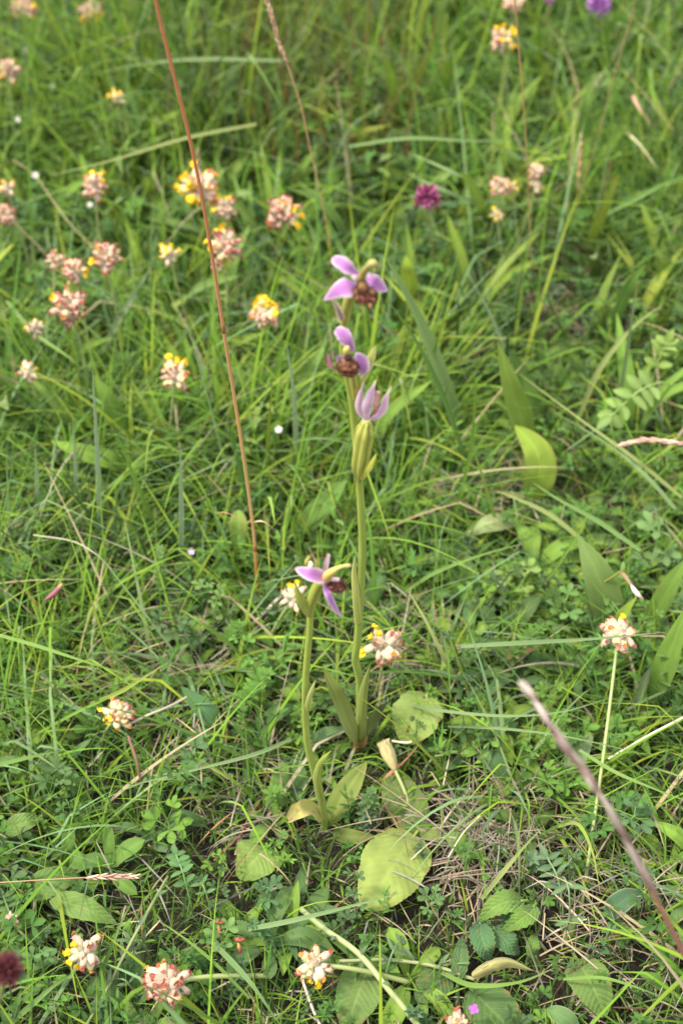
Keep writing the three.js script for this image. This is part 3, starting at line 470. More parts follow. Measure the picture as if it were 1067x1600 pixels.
// [px, py, size in photo pixels, height, tilt of the axis [x right, y up, z to camera], share of florets [yellow, orange, red], side of the yellow ones (degrees in the picture), stem foot [px, py] or null, label]
const VETCH = 'kidney vetch';
const vetchGroup = 'kidney vetch flower heads in the meadow';
function vetch(px, py, size, h, axis, [ye, or, re], yellowAt, foot, label, o = {}) {
  size *= 0.92; const P = atH(px, py, h), r = size / 2 / perM(P), N = toCam(P), right = V(1, 0, 0), upS = right.clone().cross(N).multiplyScalar(-1).normalize();
  const A = V(...axis).normalize();
  const ft = foot ? atH(foot[0], foot[1], foot[2] || 0) : V(P.x + rr(-0.02, 0.02), 0, P.z + rr(-0.012, 0.012));
  const t = thing('kidney_vetch', label, VETCH, V(ft.x, 0, ft.z), vetchGroup);
  const low = P.clone().addScaledVector(A, -r * 0.55);
  let g = new Geo();
  if (!o.nostem) { g.tube([ft.clone().setY((foot && foot[2]) || 0), ft.clone().lerp(low, 0.55).add(V(rr(-1, 1) * 0.004, 0.003, 0)), low], (q) => (o.stemR || 0.0009) * (1 - 0.2 * q), (q) => mix3([0.20, 0.25, 0.08], [0.28, 0.33, 0.13], q), 7, 14); part(t, 'stem', g, STEM); }
  const X = A.clone().cross(Math.abs(A.y) > 0.9 ? V(0, 0, 1) : UP).normalize(), Z = X.clone().cross(A).normalize();
  g = new Geo();
  for (let k = 0; k < 7; k++) { const a = k * 0.9 + rr(0, 0.4), D = X.clone().multiplyScalar(Math.cos(a)).addScaledVector(Z, Math.sin(a)); g.leaf({ pts: [low, low.clone().addScaledVector(D, r * 0.55).addScaledVector(A, r * 0.1), low.clone().addScaledVector(D, r * rr(0.8, 1.15)).addScaledVector(A, r * rr(0.2, 0.6))], nh: A, hw: r * 0.13, prof: lance, nu: 6, nv: 2, fold: 0.3, col: (q, v) => mix3([0.10, 0.16, 0.06], [0.22, 0.27, 0.13], Math.abs(v)) }); }
  part(t, 'bract', g, LEAF);
  const head = new THREE.Group(); head.name = 'flower_head'; head.position.copy(low).sub(t.position); t.add(head);
  const n = o.n || Math.round(size > 40 ? 36 : size > 30 ? 27 : 16), flat = o.flat || 1, ya = V(Math.cos(yellowAt * Math.PI / 180), Math.sin(yellowAt * Math.PI / 180), 0);
  const q2 = new THREE.Quaternion(), list = [];
  for (let k = 0; k < n; k++) {
    const ct = 1 - (k + 0.5) / n * 1.12, st = Math.sqrt(Math.max(0, 1 - ct * ct)), ph = k * 2.39996 + rr(-0.25, 0.25);
    const D = A.clone().multiplyScalar(ct * flat + 0.12).addScaledVector(X, st * Math.cos(ph)).addScaledVector(Z, st * Math.sin(ph)).normalize();
    const sx = D.x, sy = D.dot(upS); list.push([D, ya.x * sx + ya.y * sy + 0.35 * R() + 0.15 * ct]);
  }
  if (o.squash) head.scale.y = o.squash;
  const order = [...list].sort((a, b) => b[1] - a[1]), ny = Math.round(n * ye);
  order.forEach((e, i) => { e[2] = i < ny ? 'yellow' : R() < or / Math.max(0.01, 1 - ye) ? 'orange' : R() < re / Math.max(0.01, 1 - ye - or) ? 'red' : 'plain'; });
  g = new Geo(); g.ball(head.position, X.clone().multiplyScalar(r * 0.5), A.clone().multiplyScalar(r * 0.45), Z.clone().multiplyScalar(r * 0.5), null, () => [0.40, 0.36, 0.25], 6, 10);
  const core = new THREE.Mesh(g.build(head.position), WOOL); core.name = 'flower_core'; core.castShadow = core.receiveShadow = true; head.add(core);
  for (const [D, , kind] of list) {
    const m = new THREE.Mesh(floretKinds[kind][Math.floor(R() * 3)], WOOL), len = r * 1.12 * rr(0.72, 1.12) * (o.fade || 1);
    m.quaternion.setFromUnitVectors(UP, D).multiply(q2.setFromAxisAngle(UP, rr(0, 6.28)));
    const fat = rr(1.15, 1.4) * (r < 0.008 ? 1.15 : 1); m.scale.set(len * fat, len, len * fat); m.position.copy(D).multiplyScalar(r * 0.26);
    m.name = 'floret'; m.castShadow = m.receiveShadow = true; head.add(m);
  }
  return t;
}
const F3 = 0.3;
vetch(35, 8, 38, .12, [0, 1, .5], [.05, .2, .5], 0, null, 'pale pink kidney vetch head cut by the top edge in the left corner');
vetch(140, 14, 34, .12, [0, 1, .6], [.3, .2, .2], -90, null, 'pink kidney vetch head, yellow below, at the top edge left of the orange stalk');
vetch(12, 108, 38, .12, [.2, 1, .5], [.25, .2, .4], 180, null, 'pink and yellow kidney vetch head cut by the left edge, high in the photo');
vetch(183, 153, 26, .11, [.4, .8, .5], [.5, .5, 0], 130, null, 'small orange kidney vetch head alone at upper left beside the orange stalk', { n: 10 });
vetch(148, 287, 42, .12, [.2, 1, .5], [.16, .2, .3], 60, null, 'pink kidney vetch head with two yellow petals, just above a tiny white flower');
vetch(10, 293, 26, .11, [0, 1, .6], [.45, .1, .1], 150, null, 'small yellow and white kidney vetch head at the left edge');
vetch(312, 288, 58, .13, [.2, 1, .6], [.4, .25, .1], 190, null, 'wide yellow and cream kidney vetch head behind the long orange stalk');
vetch(350, 322, 38, .115, [-.1, 1, .6], [.35, .1, .2], 130, null, 'cream kidney vetch head with a yellow top, right below the wide yellow one');
vetch(442, 329, 52, .125, [.1, 1, .7], [.15, .15, .7], -10, [445, 420], 'red pink kidney vetch head with yellow petals on its right, on an upright stem');
vetch(353, 382, 52, .115, [.2, 1, .7], [.16, .12, .7], 150, null, 'brownish pink kidney vetch head with yellow at left, touching the orange stalk');
vetch(340, 412, 24, .10, [-.2, .8, .6], [.2, .3, .2], 0, null, 'small withered cream kidney vetch head under the brownish pink one at the orange stalk', { n: 9 });
vetch(264, 397, 34, .10, [0, 1, .6], [.7, .1, 0], 100, null, 'small bright yellow kidney vetch head left of the orange stalk', { n: 12 });
vetch(165, 400, 46, .115, [.1, 1, .7], [.1, .15, .7], 190, null, 'round pinkish red kidney vetch head, a little yellow at left, top of a left trio');
vetch(114, 420, 40, .11, [-.1, 1, .6], [.06, .1, .7], -20, null, 'pink kidney vetch head with one yellow petal on its right, middle of a left trio');
vetch(84, 405, 32, .10, [0, 1, .5], [.08, .1, .6], 90, null, 'small faded pink kidney vetch head with a yellow tip, leftmost of a group of three');
vetch(106, 480, 54, .115, [.1, .8, 1], [.05, .2, .75], 160, null, 'large cream kidney vetch head with red brown tips round its rim, at left', { n: 38 });
vetch(413, 488, 46, .105, [0, 1, .6], [.42, .25, .1], 90, [440, 520], 'cream kidney vetch head with a crown of yellow petals, left of the top orchid flower');
vetch(55, 512, 30, .085, [.3, .8, .5], [.1, .2, .1], 180, null, 'small faded cream kidney vetch head below the large red rimmed head', { n: 11 });
vetch(44, 580, 34, .08, [.5, .7, .4], [.12, .1, .2], 0, null, 'small cream kidney vetch head with a yellow right end, near the left edge', { n: 11, flat: .8 });
vetch(272, 584, 50, .095, [0, 1, .7], [.22, .3, .2], 70, null, 'cream kidney vetch head with round yellow petals on top, left of the orange stalk', { n: 24 });
vetch(786, 57, 40, .16, [0, 1, .6], [.5, .15, .15], 30, [802, 290], 'yellow kidney vetch head on a tall upright stem at upper right');
vetch(782, 289, 36, .10, [-.1, 1, .5], [.0, .15, .6], 0, null, 'pale pink kidney vetch head right of the purple clover');
vetch(803, 289, 20, .10, [.5, .8, .3], [.9, .1, 0], 0, null, 'tiny yellow kidney vetch bloom touching the pale pink head at upper right', { n: 7 });
vetch(778, 335, 22, .085, [.2, .9, .5], [.4, .3, .1], 180, null, 'tiny orange and cream kidney vetch head below the pale pink one at upper right', { n: 9 });
vetch(840, 265, 30, .10, [0, 1, .4], [0, .1, .6], 0, null, 'faded pink kidney vetch head blurred among grass right of the pale pink head');
vetch(838, 288, 26, .09, [0, 1, .2], [.1, .3, 0], 0, null, 'withered cream kidney vetch head drooping under the faded pink one', { n: 9 });
vetch(803, 2, 34, .14, [0, 1, .5], [0, .3, .4], 0, null, 'pinkish cream kidney vetch head cut by the top edge, right of the middle');
vetch(6, 335, 34, .09, [.2, .8, .5], [0, .2, .6], 0, null, 'brownish pink kidney vetch head at the left edge below the small yellow one');
vetch(456, 931, 46, .06, [-.1, 1, .3], [.28, .15, 0], 100, [415, 1010, 0], 'cream kidney vetch head with a yellow top, behind the short orchid', { n: 12, stemR: .0011 });
vetch(606, 1010, 60, .055, [.55, .45, .7], [.18, .3, .2], 145, [585, 1090, 0], 'cream kidney vetch head with orange tips close right of the tall orchid stem', { n: 22 });
vetch(968, 984, 60, .075, [0, 1, .12], [.04, .2, .3], 60, [905, 1440, 0], 'half dome kidney vetch head with red brown tips on a long pale stem at right', { n: 34, flat: .75, stemR: .0011, squash: .65 });
vetch(185, 1117, 46, .045, [.1, .8, .7], [.2, .35, .3], 200, null, 'orange and cream kidney vetch head against a dry straw at lower left', { n: 22 });
vetch(132, 1490, 60, .045, [0, .75, .8], [.3, .35, .2], 190, [190, 1540, 0], 'yellow and cream kidney vetch head near the bottom left corner, with long yellow petals', { n: 16 });
vetch(256, 1540, 70, .04, [-.35, .75, .65], [0, .12, .75], 0, [420, 1525, .012], 'large pinkish cream kidney vetch head with red tips at the bottom left', { n: 40, stemR: .0015 });
vetch(489, 1510, 56, .035, [-.2, .8, .7], [.1, .5, .2], -90, [640, 1535, .008], 'cream kidney vetch head with orange tips at the bottom middle', { n: 20, stemR: .0015 });
vetch(716, 1602, 44, .035, [0, .9, .5], [0, .5, .5], 0, null, 'orange red kidney vetch head cut by the bottom edge', { n: 18 });
vetch(16, 1436, 24, .03, [0, .8, .6], [0, 0, 0], 0, null, 'small greenish white unopened kidney vetch bud at the lower left edge', { n: 14 });

// ---------------------------------------------------------------- clover heads, small flowers, pods
function cloverHead(px, py, w, hgt, h, axis, cols, label, foot, n = 46) {
  const P = atH(px, py, h), r = w / 2 / perM(P), ft = foot ? atH(foot[0], foot[1], 0) : V(P.x + 0.006, 0, P.z - 0.004), A = V(...axis).normalize();
  const t = thing('red_clover', label, 'clover', V(ft.x, 0, ft.z), 'clover heads in the meadow');
  let g = new Geo(); g.tube([V(ft.x, 0, ft.z), P.clone().lerp(ft, 0.5).add(V(0.003, 0, 0)), P.clone().addScaledVector(A, -r * 0.5)], 0.0009, () => [0.18, 0.2, 0.07], 6, 10); part(t, 'stem', g, STEM);
  g = new Geo(); for (let k = 0; k < 4; k++) { const a = k * 1.57 + 0.4, D = V(Math.cos(a), 0.15, Math.sin(a)).normalize(); g.leaf({ pts: [P.clone().addScaledVector(A, -r * 0.5), P.clone().addScaledVector(D, r * 0.8).addScaledVector(A, -r * 0.5), P.clone().addScaledVector(D, r * 1.3).addScaledVector(A, -r * 0.65)], nh: UP, hw: r * 0.22, prof: lance, nu: 6, nv: 2, fold: 0.3, col: () => [0.08, 0.14, 0.05] }); } part(t, 'bract', g, LEAF);
  const X = A.clone().cross(V(0.2, 0.3, 1)).normalize(), Z = X.clone().cross(A).normalize();
  g = new Geo();
  for (let k = 0; k < n; k++) {
    const ct = 1 - (k + 0.5) / n * 1.5, st = Math.sqrt(1 - ct * ct), ph = k * 2.39996, D = A.clone().multiplyScalar(ct * hgt / w + 0.1).addScaledVector(X, st * Math.cos(ph)).addScaledVector(Z, st * Math.sin(ph)).normalize(), c = cols[Math.floor(R() * cols.length)], L = r * rr(0.8, 1.1), B = P.clone().addScaledVector(A, -r * 0.15);
    const up = D.clone().addScaledVector(A, 0.35).normalize();
    g.tube([B.clone().addScaledVector(D, L * 0.3), B.clone().addScaledVector(D, L * 0.65), B.clone().addScaledVector(D, L * 0.75).addScaledVector(up, L * 0.3)], (q) => r * (0.085 + 0.06 * Math.sin(q * 3)) * (1.02 - q * 0.5), (q) => mul3(mix3(mul3(c, 0.55), c, q), rr(0.85, 1.15)), 5, 4);
  }
  part(t, 'flower_head', g, VELVET);
}
cloverHead(668, 308, 46, 38, .10, [0.15, 1, .5], [[0.22, 0.03, 0.11], [0.34, 0.10, 0.22], [0.15, 0.015, 0.06]], 'magenta red clover head alone in the middle of the upper part');
cloverHead(936, 7, 40, 40, .15, [0, 1, .5], [[0.30, 0.12, 0.38], [0.38, 0.19, 0.47], [0.24, 0.08, 0.30]], 'lilac clover head cut by the top edge near the top right corner', [925, 130]);
cloverHead(858, 0, 16, 16, .13, [0, 1, .5], [[0.36, 0.10, 0.32]], 'tiny purple clover head at the very top edge, left of the lilac one', null, 20);
cloverHead(10, 1514, 62, 56, .19, [0.1, 1, .3], [[0.09, 0.02, 0.028], [0.13, 0.035, 0.04], [0.06, 0.014, 0.018]], 'blurred dark wine red clover head at the bottom left edge', [-60, 1700]);
function smallFlower(px, py, w, h, col, eye, label, cat, name, petals = 5) {
  const P = atH(px, py, h), r = w / 2 / perM(P), N = toCam(P).add(V(0, 0.4, 0)).normalize(), X = N.clone().cross(UP).normalize(), Y = X.clone().cross(N);
  const t = thing(name, label, cat, V(P.x, 0, P.z - 0.003), cat === 'small flower' ? 'tiny flowers scattered in the grass' : undefined);
  let g = new Geo(); g.tube([V(P.x, 0, P.z - 0.003), P], 0.00045, () => [0.12, 0.18, 0.05], 5, 6); part(t, 'stem', g, STEM);
  for (let k = 0; k < petals; k++) { g = new Geo(); const a = k * 6.283 / petals + 0.3, D = X.clone().multiplyScalar(Math.cos(a)).addScaledVector(Y, Math.sin(a)); g.leaf({ pts: [P, P.clone().addScaledVector(D, r).addScaledVector(N, r * 0.25)], nh: N, hw: r * 0.42, prof: spat, nu: 5, nv: 2, col: () => mul3(col, rr(0.9, 1.05)) }); part(t, 'petal', g, PETAL); }
  g = new Geo(); g.ball(P, X.clone().multiplyScalar(r * 0.25), N.clone().multiplyScalar(r * 0.25), Y.clone().multiplyScalar(r * 0.25), null, () => eye, 5, 6); part(t, 'flower_centre', g, STEM);
}
const WH = [0.78, 0.80, 0.80], EY = [0.65, 0.55, 0.2];
for (const [x, y, w, h, l] of [[435, 671, 13, .05, 'tiny white flower left of the tall orchid, lower right of a pair'], [403, 656, 11, .05, 'tiny white flower low in the grass, upper left of a pair'], [40, 80, 11, .07, 'tiny white flower blurred in grass above the left edge vetch head'], [82, 135, 9, .07, 'tiny white flower blurred in the grass at upper left, below another'], [55, 274, 11, .07, 'tiny white flower beside the small yellow head at the left edge'], [140, 320, 9, .06, 'tiny white flower right under the pink head with two yellow petals'], [28, 186, 9, .07, 'tiny white flower near the left edge below the pink and yellow head']]) smallFlower(x, y, w, h, WH, EY, l, 'small flower', 'white_flower');
smallFlower(299, 862, 12, .05, [0.48, 0.36, 0.62], EY, 'tiny lilac flower low in the grass left of the orange stalk foot', 'small flower', 'violet_flower');
smallFlower(466, 1456, 17, .012, [0.13, 0.06, 0.24], [0.3, 0.2, 0.3], 'tiny dark violet flower above the orange tipped bottom head', 'small flower', 'violet_flower');
smallFlower(740, 1577, 17, .03, [0.52, 0.10, 0.58], [0.4, 0.1, 0.4], 'tiny bright magenta flower at the bottom edge', 'small flower', 'violet_flower', 4);
{ // red pea-like buds
  for (const [x, y, s, l] of [[374, 1468, 1, 'red bud of trefoil hanging by a leaf at lower left of the round pale leaf'], [343, 1441, 0.8, 'smaller red trefoil bud at lower left, beside a green leaf']]) {
    const P = atH(x, y, 0.03), q = 1 / perM(P), t = thing('trefoil_bud', l, 'flower bud', V(P.x, 0, P.z - 0.004)); let g = new Geo();
    g.tube([V(P.x, 0, P.z - 0.004), P.clone().add(V(0, 0.004, 0)), P], 0.0004, () => [0.14, 0.17, 0.05], 5, 8); part(t, 'stem', g, STEM);
    g = new Geo(); g.ball(P, V(8 * q * s, 0, 0), V(0, 3.6 * q * s, 0), V(0, 0, 4 * q * s), (d) => 1 + 0.3 * noise(d.x * 2, d.y * 2, 1), () => [0.30, 0.07, 0.06], 8, 10); part(t, 'petal', g, VELVET);
    g = new Geo(); const A = atH(x - 2, y + 5, 0.028), B = atH(x + 2, y + 22, 0.022); g.tube([A, A.clone().lerp(B, 0.5), B], (u) => q * s * 3.4 * Math.sin(0.3 + 2.6 * u), (u) => mix3([0.5, 0.28, 0.08], [0.32, 0.08, 0.07], sst(0.2, 0.5, u)), 7, 8); part(t, 'petal', g, VELVET);
  }
  const P = atH(70, 938, 0.07), E = atH(97, 912, 0.075), ft = atH(102, 930, 0), t = thing('seed_pod', 'dark reddish seed pod slanting in the grass at left', 'seed pod', ft); let g = new Geo();
  g.tube([P, P.clone().lerp(E, 0.5).add(V(0.0005, -0.001, 0)), E], (u) => 0.0019 * Math.sin(0.25 + 2.6 * u), (u) => mix3([0.16, 0.045, 0.06], [0.42, 0.22, 0.12], sst(0.7, 1, u)), 8, 12); part(t, 'pod', g, STEM);
  g = new Geo(); g.tube([ft, E.clone().add(V(0.002, -0.02, 0)), E], 0.0005, () => [0.2, 0.25, 0.07], 5, 10); part(t, 'stem', g, STEM);
}
{ // withered flower hanging at right
  const ft = atH(895, 985, 0), t = thing('withered_flower', 'withered brown and white flower hanging from a thin stem before the wide leaf', 'flower', ft), pt = (x, y, h) => atH(x, y, h); let g = new Geo();
  g.tube([ft, pt(925, 925, .04), pt(969, 893, .065)], 0.0005, () => [0.22, 0.22, 0.05], 5, 12); part(t, 'stem', g, STEM);
  g = new Geo(); g.leaf({ pts: [pt(970, 895, .066), pt(973, 885, .069), pt(974, 876, .07)], nh: toCam(ft), hw: 0.0013, prof: lance, nu: 6, nv: 2, col: () => [0.13, 0.22, 0.05] }); part(t, 'leaf', g, LEAF);
  g = new Geo(); g.leaf({ pts: [pt(971, 895, .066), pt(980, 905, .064), pt(988, 918, .06)], nh: toCam(ft), hw: 0.0015, prof: (q) => 1 - 0.6 * q, nu: 8, nv: 4, cup: -0.8, wave: 0.6, col: (q) => mix3([0.36, 0.20, 0.10], [0.5, 0.36, 0.26], q) }); part(t, 'petal', g, PETAL);
  g = new Geo(); g.tube([pt(986, 915, .061), pt(994, 926, .058), pt(1005, 937, .055)], (q) => 0.0014 * Math.sin(0.4 + q * 2.6) + 0.0001, (q) => mix3([0.78, 0.75, 0.66], [0.42, 0.18, 0.12], sst(0.5, 1, q)), 8, 10); part(t, 'petal', g, PETAL);
  const c = atH(617, 1203, 0.012), b = atH(645, 1290, 0.004), d = thing('seed_capsule', 'dry cream seed capsule tilted at the foot of the tall orchid', 'seed capsule', b);
  g = new Geo(); g.tube([b, b.clone().lerp(c, 0.5).add(V(0.001, 0.003, 0)), c], 0.0011, () => [0.22, 0.26, 0.09], 7, 12); part(d, 'stem', g, STEM);
  const T = atH(597, 1158, 0.024), W = 11 / perM(c);
  g = new Geo(); g.tube([c, c.clone().lerp(T, 0.5), T], (u) => (an) => W * (u < 0.9 ? Math.sin(0.35 + u * 2.0) : 0.78 + 0.25 * Math.cos(an * 5)) * (1 + 0.08 * Math.cos(an * 5)), (u, an) => mix3([0.40, 0.35, 0.16], [0.30, 0.22, 0.10], clamp(noise(u * 5, an * 2, 8) * 1.6)), 20, 16); part(d, 'capsule', g, DRY);
  g = new Geo(); for (const q of [[606, 1212], [625, 1193], [600, 1217]]) { const e = atH(q[0], q[1], 0.012); g.leaf({ pts: [c, c.clone().lerp(e, 0.5).add(V(0, 0.001, 0)), e], nh: toCam(c), hw: 0.001, prof: lance, nu: 5, nv: 2, col: () => [0.30, 0.13, 0.07] }); } part(d, 'bract', g, DRY);
}

// ---------------------------------------------------------------- single broad leaves and small leafy plants
const leafCol = (base, o = {}) => (t, v, e, r) => { let c = mul3(base, 1 + (o.mott || 0.18) * r + (o.veins ? 0 : 0.05 * Math.cos(v * 27) + 0.03 * Math.cos(v * 61)) + 0.10 * noise(t * 14, v * 5, 3)); c = mix3(c, mul3(mix3(base, [0.3, 0.36, 0.12], 0.4), 1.35), e * (o.vein ?? 0.35)); if (o.veins) c = mix3(c, [0.20, 0.13, 0.04], sst(0.8, 1, Math.abs(v)) * sst(0.1, 0.35, noise(t * 7, v > 0 ? 2 : 9, base[0] * 99)) * 0.8); if (o.edge) c = mix3(c, o.edge, sst(0.86, 1, Math.abs(v)) * 0.8); if (r > 0.5) c = mix3(c, [0.20, 0.14, 0.04], sst(0.5, 0.62, r) * 0.7); if (!o.veins) c = mix3(c, mul3(base, 1.35), 0.6 * (1 - sst(0.0, 0.09, Math.abs(v)))); if (o.tip) c = mix3(c, o.tip, sst(0.8, 1, t) * 0.7); if (o.spot && r > 0.42) c = mix3(c, [0.12, 0.07, 0.02], sst(0.42, 0.5, r)); return c; };
function broad(name, label, cat, list, wpx, prof, col, o = {}) {
  const P = list.map((q) => atH(q[0], q[1], q[2])), m = P[P.length >> 1];
  const t = thing(name, label, cat, V(P[0].x, 0, P[0].z), o.group), nh = toCam(m).multiplyScalar(o.face ?? 0.6).add(V(...(o.tilt || [0, 0.6, 0]))).normalize();
  let g = new Geo(); g.leaf({ pts: P, nh, hw: wpx / 2 / perM(m) * (o.fat || 1.08), prof, nu: o.nu || (o.veins ? 84 : 36), nv: o.nv || (o.veins ? 28 : 18), fold: o.fold ?? 0.12, cup: o.cup || 0, wave: o.wave ?? 0.12, cren: o.cren, rag: o.rag, veins: o.veins, twist: o.twist, col: leafCol(col, o) }); part(t, 'leaf', g, LEAF);
  if (o.stalk !== false) { g = new Geo(); const d = P[0].clone().sub(P[1]).normalize(); g.tube([P[0].clone().addScaledVector(d, -0.003), P[0].clone().addScaledVector(d, 0.004), V(P[0].x + d.x * 0.012, -0.002, P[0].z + d.z * 0.012)], 0.0009, () => mul3(col, 1.3), 6, 6); part(t, 'leaf_stalk', g, STEM); }
  return t;
}
const BL = 'broad leaf', PALEG = [0.215, 0.28, 0.06], MIDG = [0.10, 0.185, 0.035], DKG = [0.05, 0.105, 0.03], OLIVE = [0.15, 0.20, 0.05];
const W = [11, 3.2, 0.00045];
broad('round_leaf', 'largest round leaf, pale yellow green, flat below the foot of the orchids', BL, [[648, 1305, .010], [625, 1335, .020], [598, 1378, .020], [568, 1420, .012]], 98, (t) => Math.pow(Math.max(0, Math.sin(Math.PI * Math.pow(clamp(t * 0.97 + 0.03), 0.82))), 0.55) * (t < 0.06 ? 0.9 : 1), PALEG, { veins: [12, 3.6, 0.00028], cren: [22, 0.025], wave: 0.22, fold: 0.06, cup: -0.08, vein: 0.26, mott: 0.25, rag: 0.06 });
broad('round_leaf', 'pale round leaf with small holes right of the tall orchid foot', BL, [[668, 1085, .018], [655, 1108, .024], [644, 1132, .024], [630, 1163, .012]], 74, ovate, [0.20, 0.28, 0.065], { veins: [11, 3.4, 0.00043], cren: [16, 0.025], rag: 0.12, spot: true });
broad('round_leaf', 'round light green leaf low at left of the largest round leaf', BL, [[420, 1322, .008], [405, 1335, .014], [392, 1350, .013], [372, 1372, .006]], 66, ovate, [0.16, 0.245, 0.05], { veins: [9, 3, 0.00038], cren: [14, 0.025], rag: 0.07 });
broad('round_leaf', 'green veined oval leaf standing near the bottom right corner', BL, [[902, 1500, .006], [915, 1522, .015], [930, 1550, .018], [945, 1590, .010]], 62, ovate, [0.10, 0.175, 0.035], { veins: [12, 3.2, 0.00058], cren: [16, 0.025], rag: 0.07, vein: 0.5 });
broad('round_leaf', 'broad green leaf cut by the bottom edge in the middle', BL, [[575, 1510, .006], [562, 1545, .015], [550, 1580, .013], [540, 1625, .006]], 66, lance, [0.115, 0.19, 0.045], { veins: [12, 3.2, 0.00048], cren: [18, 0.025], rag: 0.07, vein: 0.4 });
broad('round_leaf', 'dim olive leaf lying flat between the seed capsule stem and the largest leaf', BL, [[655, 1300, .005], [640, 1270, .009], [622, 1235, .009], [605, 1205, .004]], 60, ovate, [0.10, 0.145, 0.035], { veins: [9, 3, 0.00038] });
broad('round_leaf', 'dark green leaf at the bottom edge right of the magenta flower', BL, [[735, 1545, .006], [760, 1570, .012], [790, 1600, .012], [810, 1625, .006]], 70, ovate, [0.06, 0.125, 0.03], { veins: [10, 3, 0.00048], cren: [16, 0.025], rag: 0.07 });
broad('round_leaf', 'dull green leaf under the middle of the bottom stems', BL, [[700, 1520, .004], [675, 1540, .01], [650, 1565, .008]], 50, ovate, [0.07, 0.13, 0.035], { veins: [10, 3, 0.00048] });
// upright lance leaves
const LL = 'lance leaf';
broad('lance_leaf', 'bright green upright lance leaf right of the orchid flowers, tip pointing up', LL, [[826, 700, .02], [814, 655, .06], [798, 605, .095], [777, 533, .13]], 38, lance, [0.17, 0.265, 0.035], { face: 1, tilt: [0.2, 0, 0], fold: 0.25 });
broad('lance_leaf', 'second dimmer lance leaf behind the bright upright one', LL, [[835, 670, .015], [828, 630, .04], [818, 590, .06], [795, 545, .085]], 30, lance, [0.09, 0.17, 0.03], { face: 1, tilt: [0, 0, 0] });
broad('lance_leaf', 'bright yellow green rounded leaf bent over with a brown tinged edge, at right', LL, [[828, 785, .01], [842, 745, .035], [838, 705, .052], [804, 664, .062]], 46, (t) => 0.25 * (1 - t) + Math.pow(Math.max(0, Math.sin(Math.PI * Math.pow(t, 0.9))), 0.75), [0.21, 0.31, 0.035], { face: 1, tilt: [0.35, 0, 0], fold: 0.15, edge: [0.2, 0.12, 0.04] });
broad('lance_leaf', 'pale underside leaf curled over low in the grass, right of the tall stem', LL, [[806, 818, .012], [785, 812, .028], [755, 820, .03], [720, 842, .014]], 30, lance, [0.25, 0.32, 0.13], { face: 0.6, fold: -0.3 });
broad('lance_leaf', 'wide upright green lance leaf behind the half dome head at right', LL, [[955, 985, .01], [948, 945, .035], [930, 890, .06], [900, 832, .075]], 50, (t) => 0.5 + 0.5 * Math.sin(Math.PI * Math.min(1, t * 1.1)) - 0.48 * Math.pow(t, 5), [0.13, 0.205, 0.05], { face: 1, tilt: [0.1, 0.1, 0], fold: 0.12 });
broad('lance_leaf', 'upper of two green leaves rising at the right edge', LL, [[1008, 985, .01], [1030, 945, .035], [1052, 905, .055], [1078, 868, .07]], 30, lance, [0.12, 0.215, 0.03], { face: 1, tilt: [0, 0, 0] });
broad('lance_leaf', 'lower of two green leaves rising at the right edge', LL, [[1018, 1100, .008], [1036, 1050, .04], [1052, 1005, .06], [1078, 940, .085]], 38, lance, [0.12, 0.215, 0.028], { face: 1, tilt: [-0.3, 0, 0] });
broad('lance_leaf', 'narrow pale grey green leaf upright below the two at the right edge', LL, [[988, 1120, .006], [996, 1090, .02], [1005, 1065, .03], [1017, 1040, .036]], 17, lance, [0.16, 0.21, 0.10], { face: 1, tilt: [0.5, 0, 0], fold: 0.4 });
broad('lance_leaf', 'small yellow green leaf tip poking up right beside the half dome head', LL, [[963, 990, .045], [968, 965, .06], [980, 950, .068], [995, 932, .076]], 15, lance, [0.19, 0.28, 0.03], { face: 1, tilt: [0, 0, 0], stalk: false });
broad('lance_leaf', 'narrow spoon shaped upright leaf beside the orange stalk foot', LL, [[375, 880, .01], [372, 850, .03], [372, 820, .045], [372, 796, .052]], 26, spat, [0.17, 0.27, 0.045], { face: 1, tilt: [0, 0, 0], fold: 0.2, edge: [0.22, 0.13, 0.05] });
broad('lance_leaf', 'long lance leaf slanting up to the tall orchid stem from the left', LL, [[455, 838, .015], [485, 810, .03], [515, 778, .042], [545, 742, .05]], 34, lance, [0.11, 0.20, 0.035], { face: 1, tilt: [0, 0.2, 0], fold: 0.2 });
broad('lance_leaf', 'blurred bright leaf slanting in the grass at left, upper of a pair', LL, [[207, 700, .01], [190, 665, .04], [168, 622, .065], [146, 585, .08]], 30, lance, [0.13, 0.235, 0.03], { face: 1, tilt: [0.3, 0, 0] });
broad('lance_leaf', 'blurred bright leaf lying in the grass at left, lower of a pair', LL, [[215, 735, .02], [175, 720, .04], [125, 705, .05], [78, 688, .05]], 30, lance, [0.15, 0.26, 0.03], { face: 0.8 });
broad('lance_leaf', 'dark green pointed leaf lying at lower left of the short orchid', LL, [[348, 1135, .012], [330, 1120, .02], [308, 1098, .024], [282, 1072, .02]], 32, lance, [0.05, 0.125, 0.04], { face: 0.8, fold: 0.2 });
broad('lance_leaf', 'second dark leaf just under the dark pointed leaf', LL, [[340, 1165, .008], [322, 1150, .015], [302, 1138, .015]], 24, lance, [0.045, 0.11, 0.035], { face: 0.8 });
broad('lance_leaf', 'mid green leaf lying left of the short orchid stem, tip to the right', LL, [[405, 1132, .01], [425, 1118, .02], [445, 1107, .022], [464, 1101, .016]], 24, lance, [0.075, 0.15, 0.04], { face: 0.7 });
broad('lance_leaf', 'blue green leaf with pale rim lying between the two orchid stems', LL, [[485, 1150, .006], [505, 1148, .014], [525, 1143, .015], [543, 1135, .008]], 22, lance, [0.085, 0.16, 0.055], { face: 0.7 });
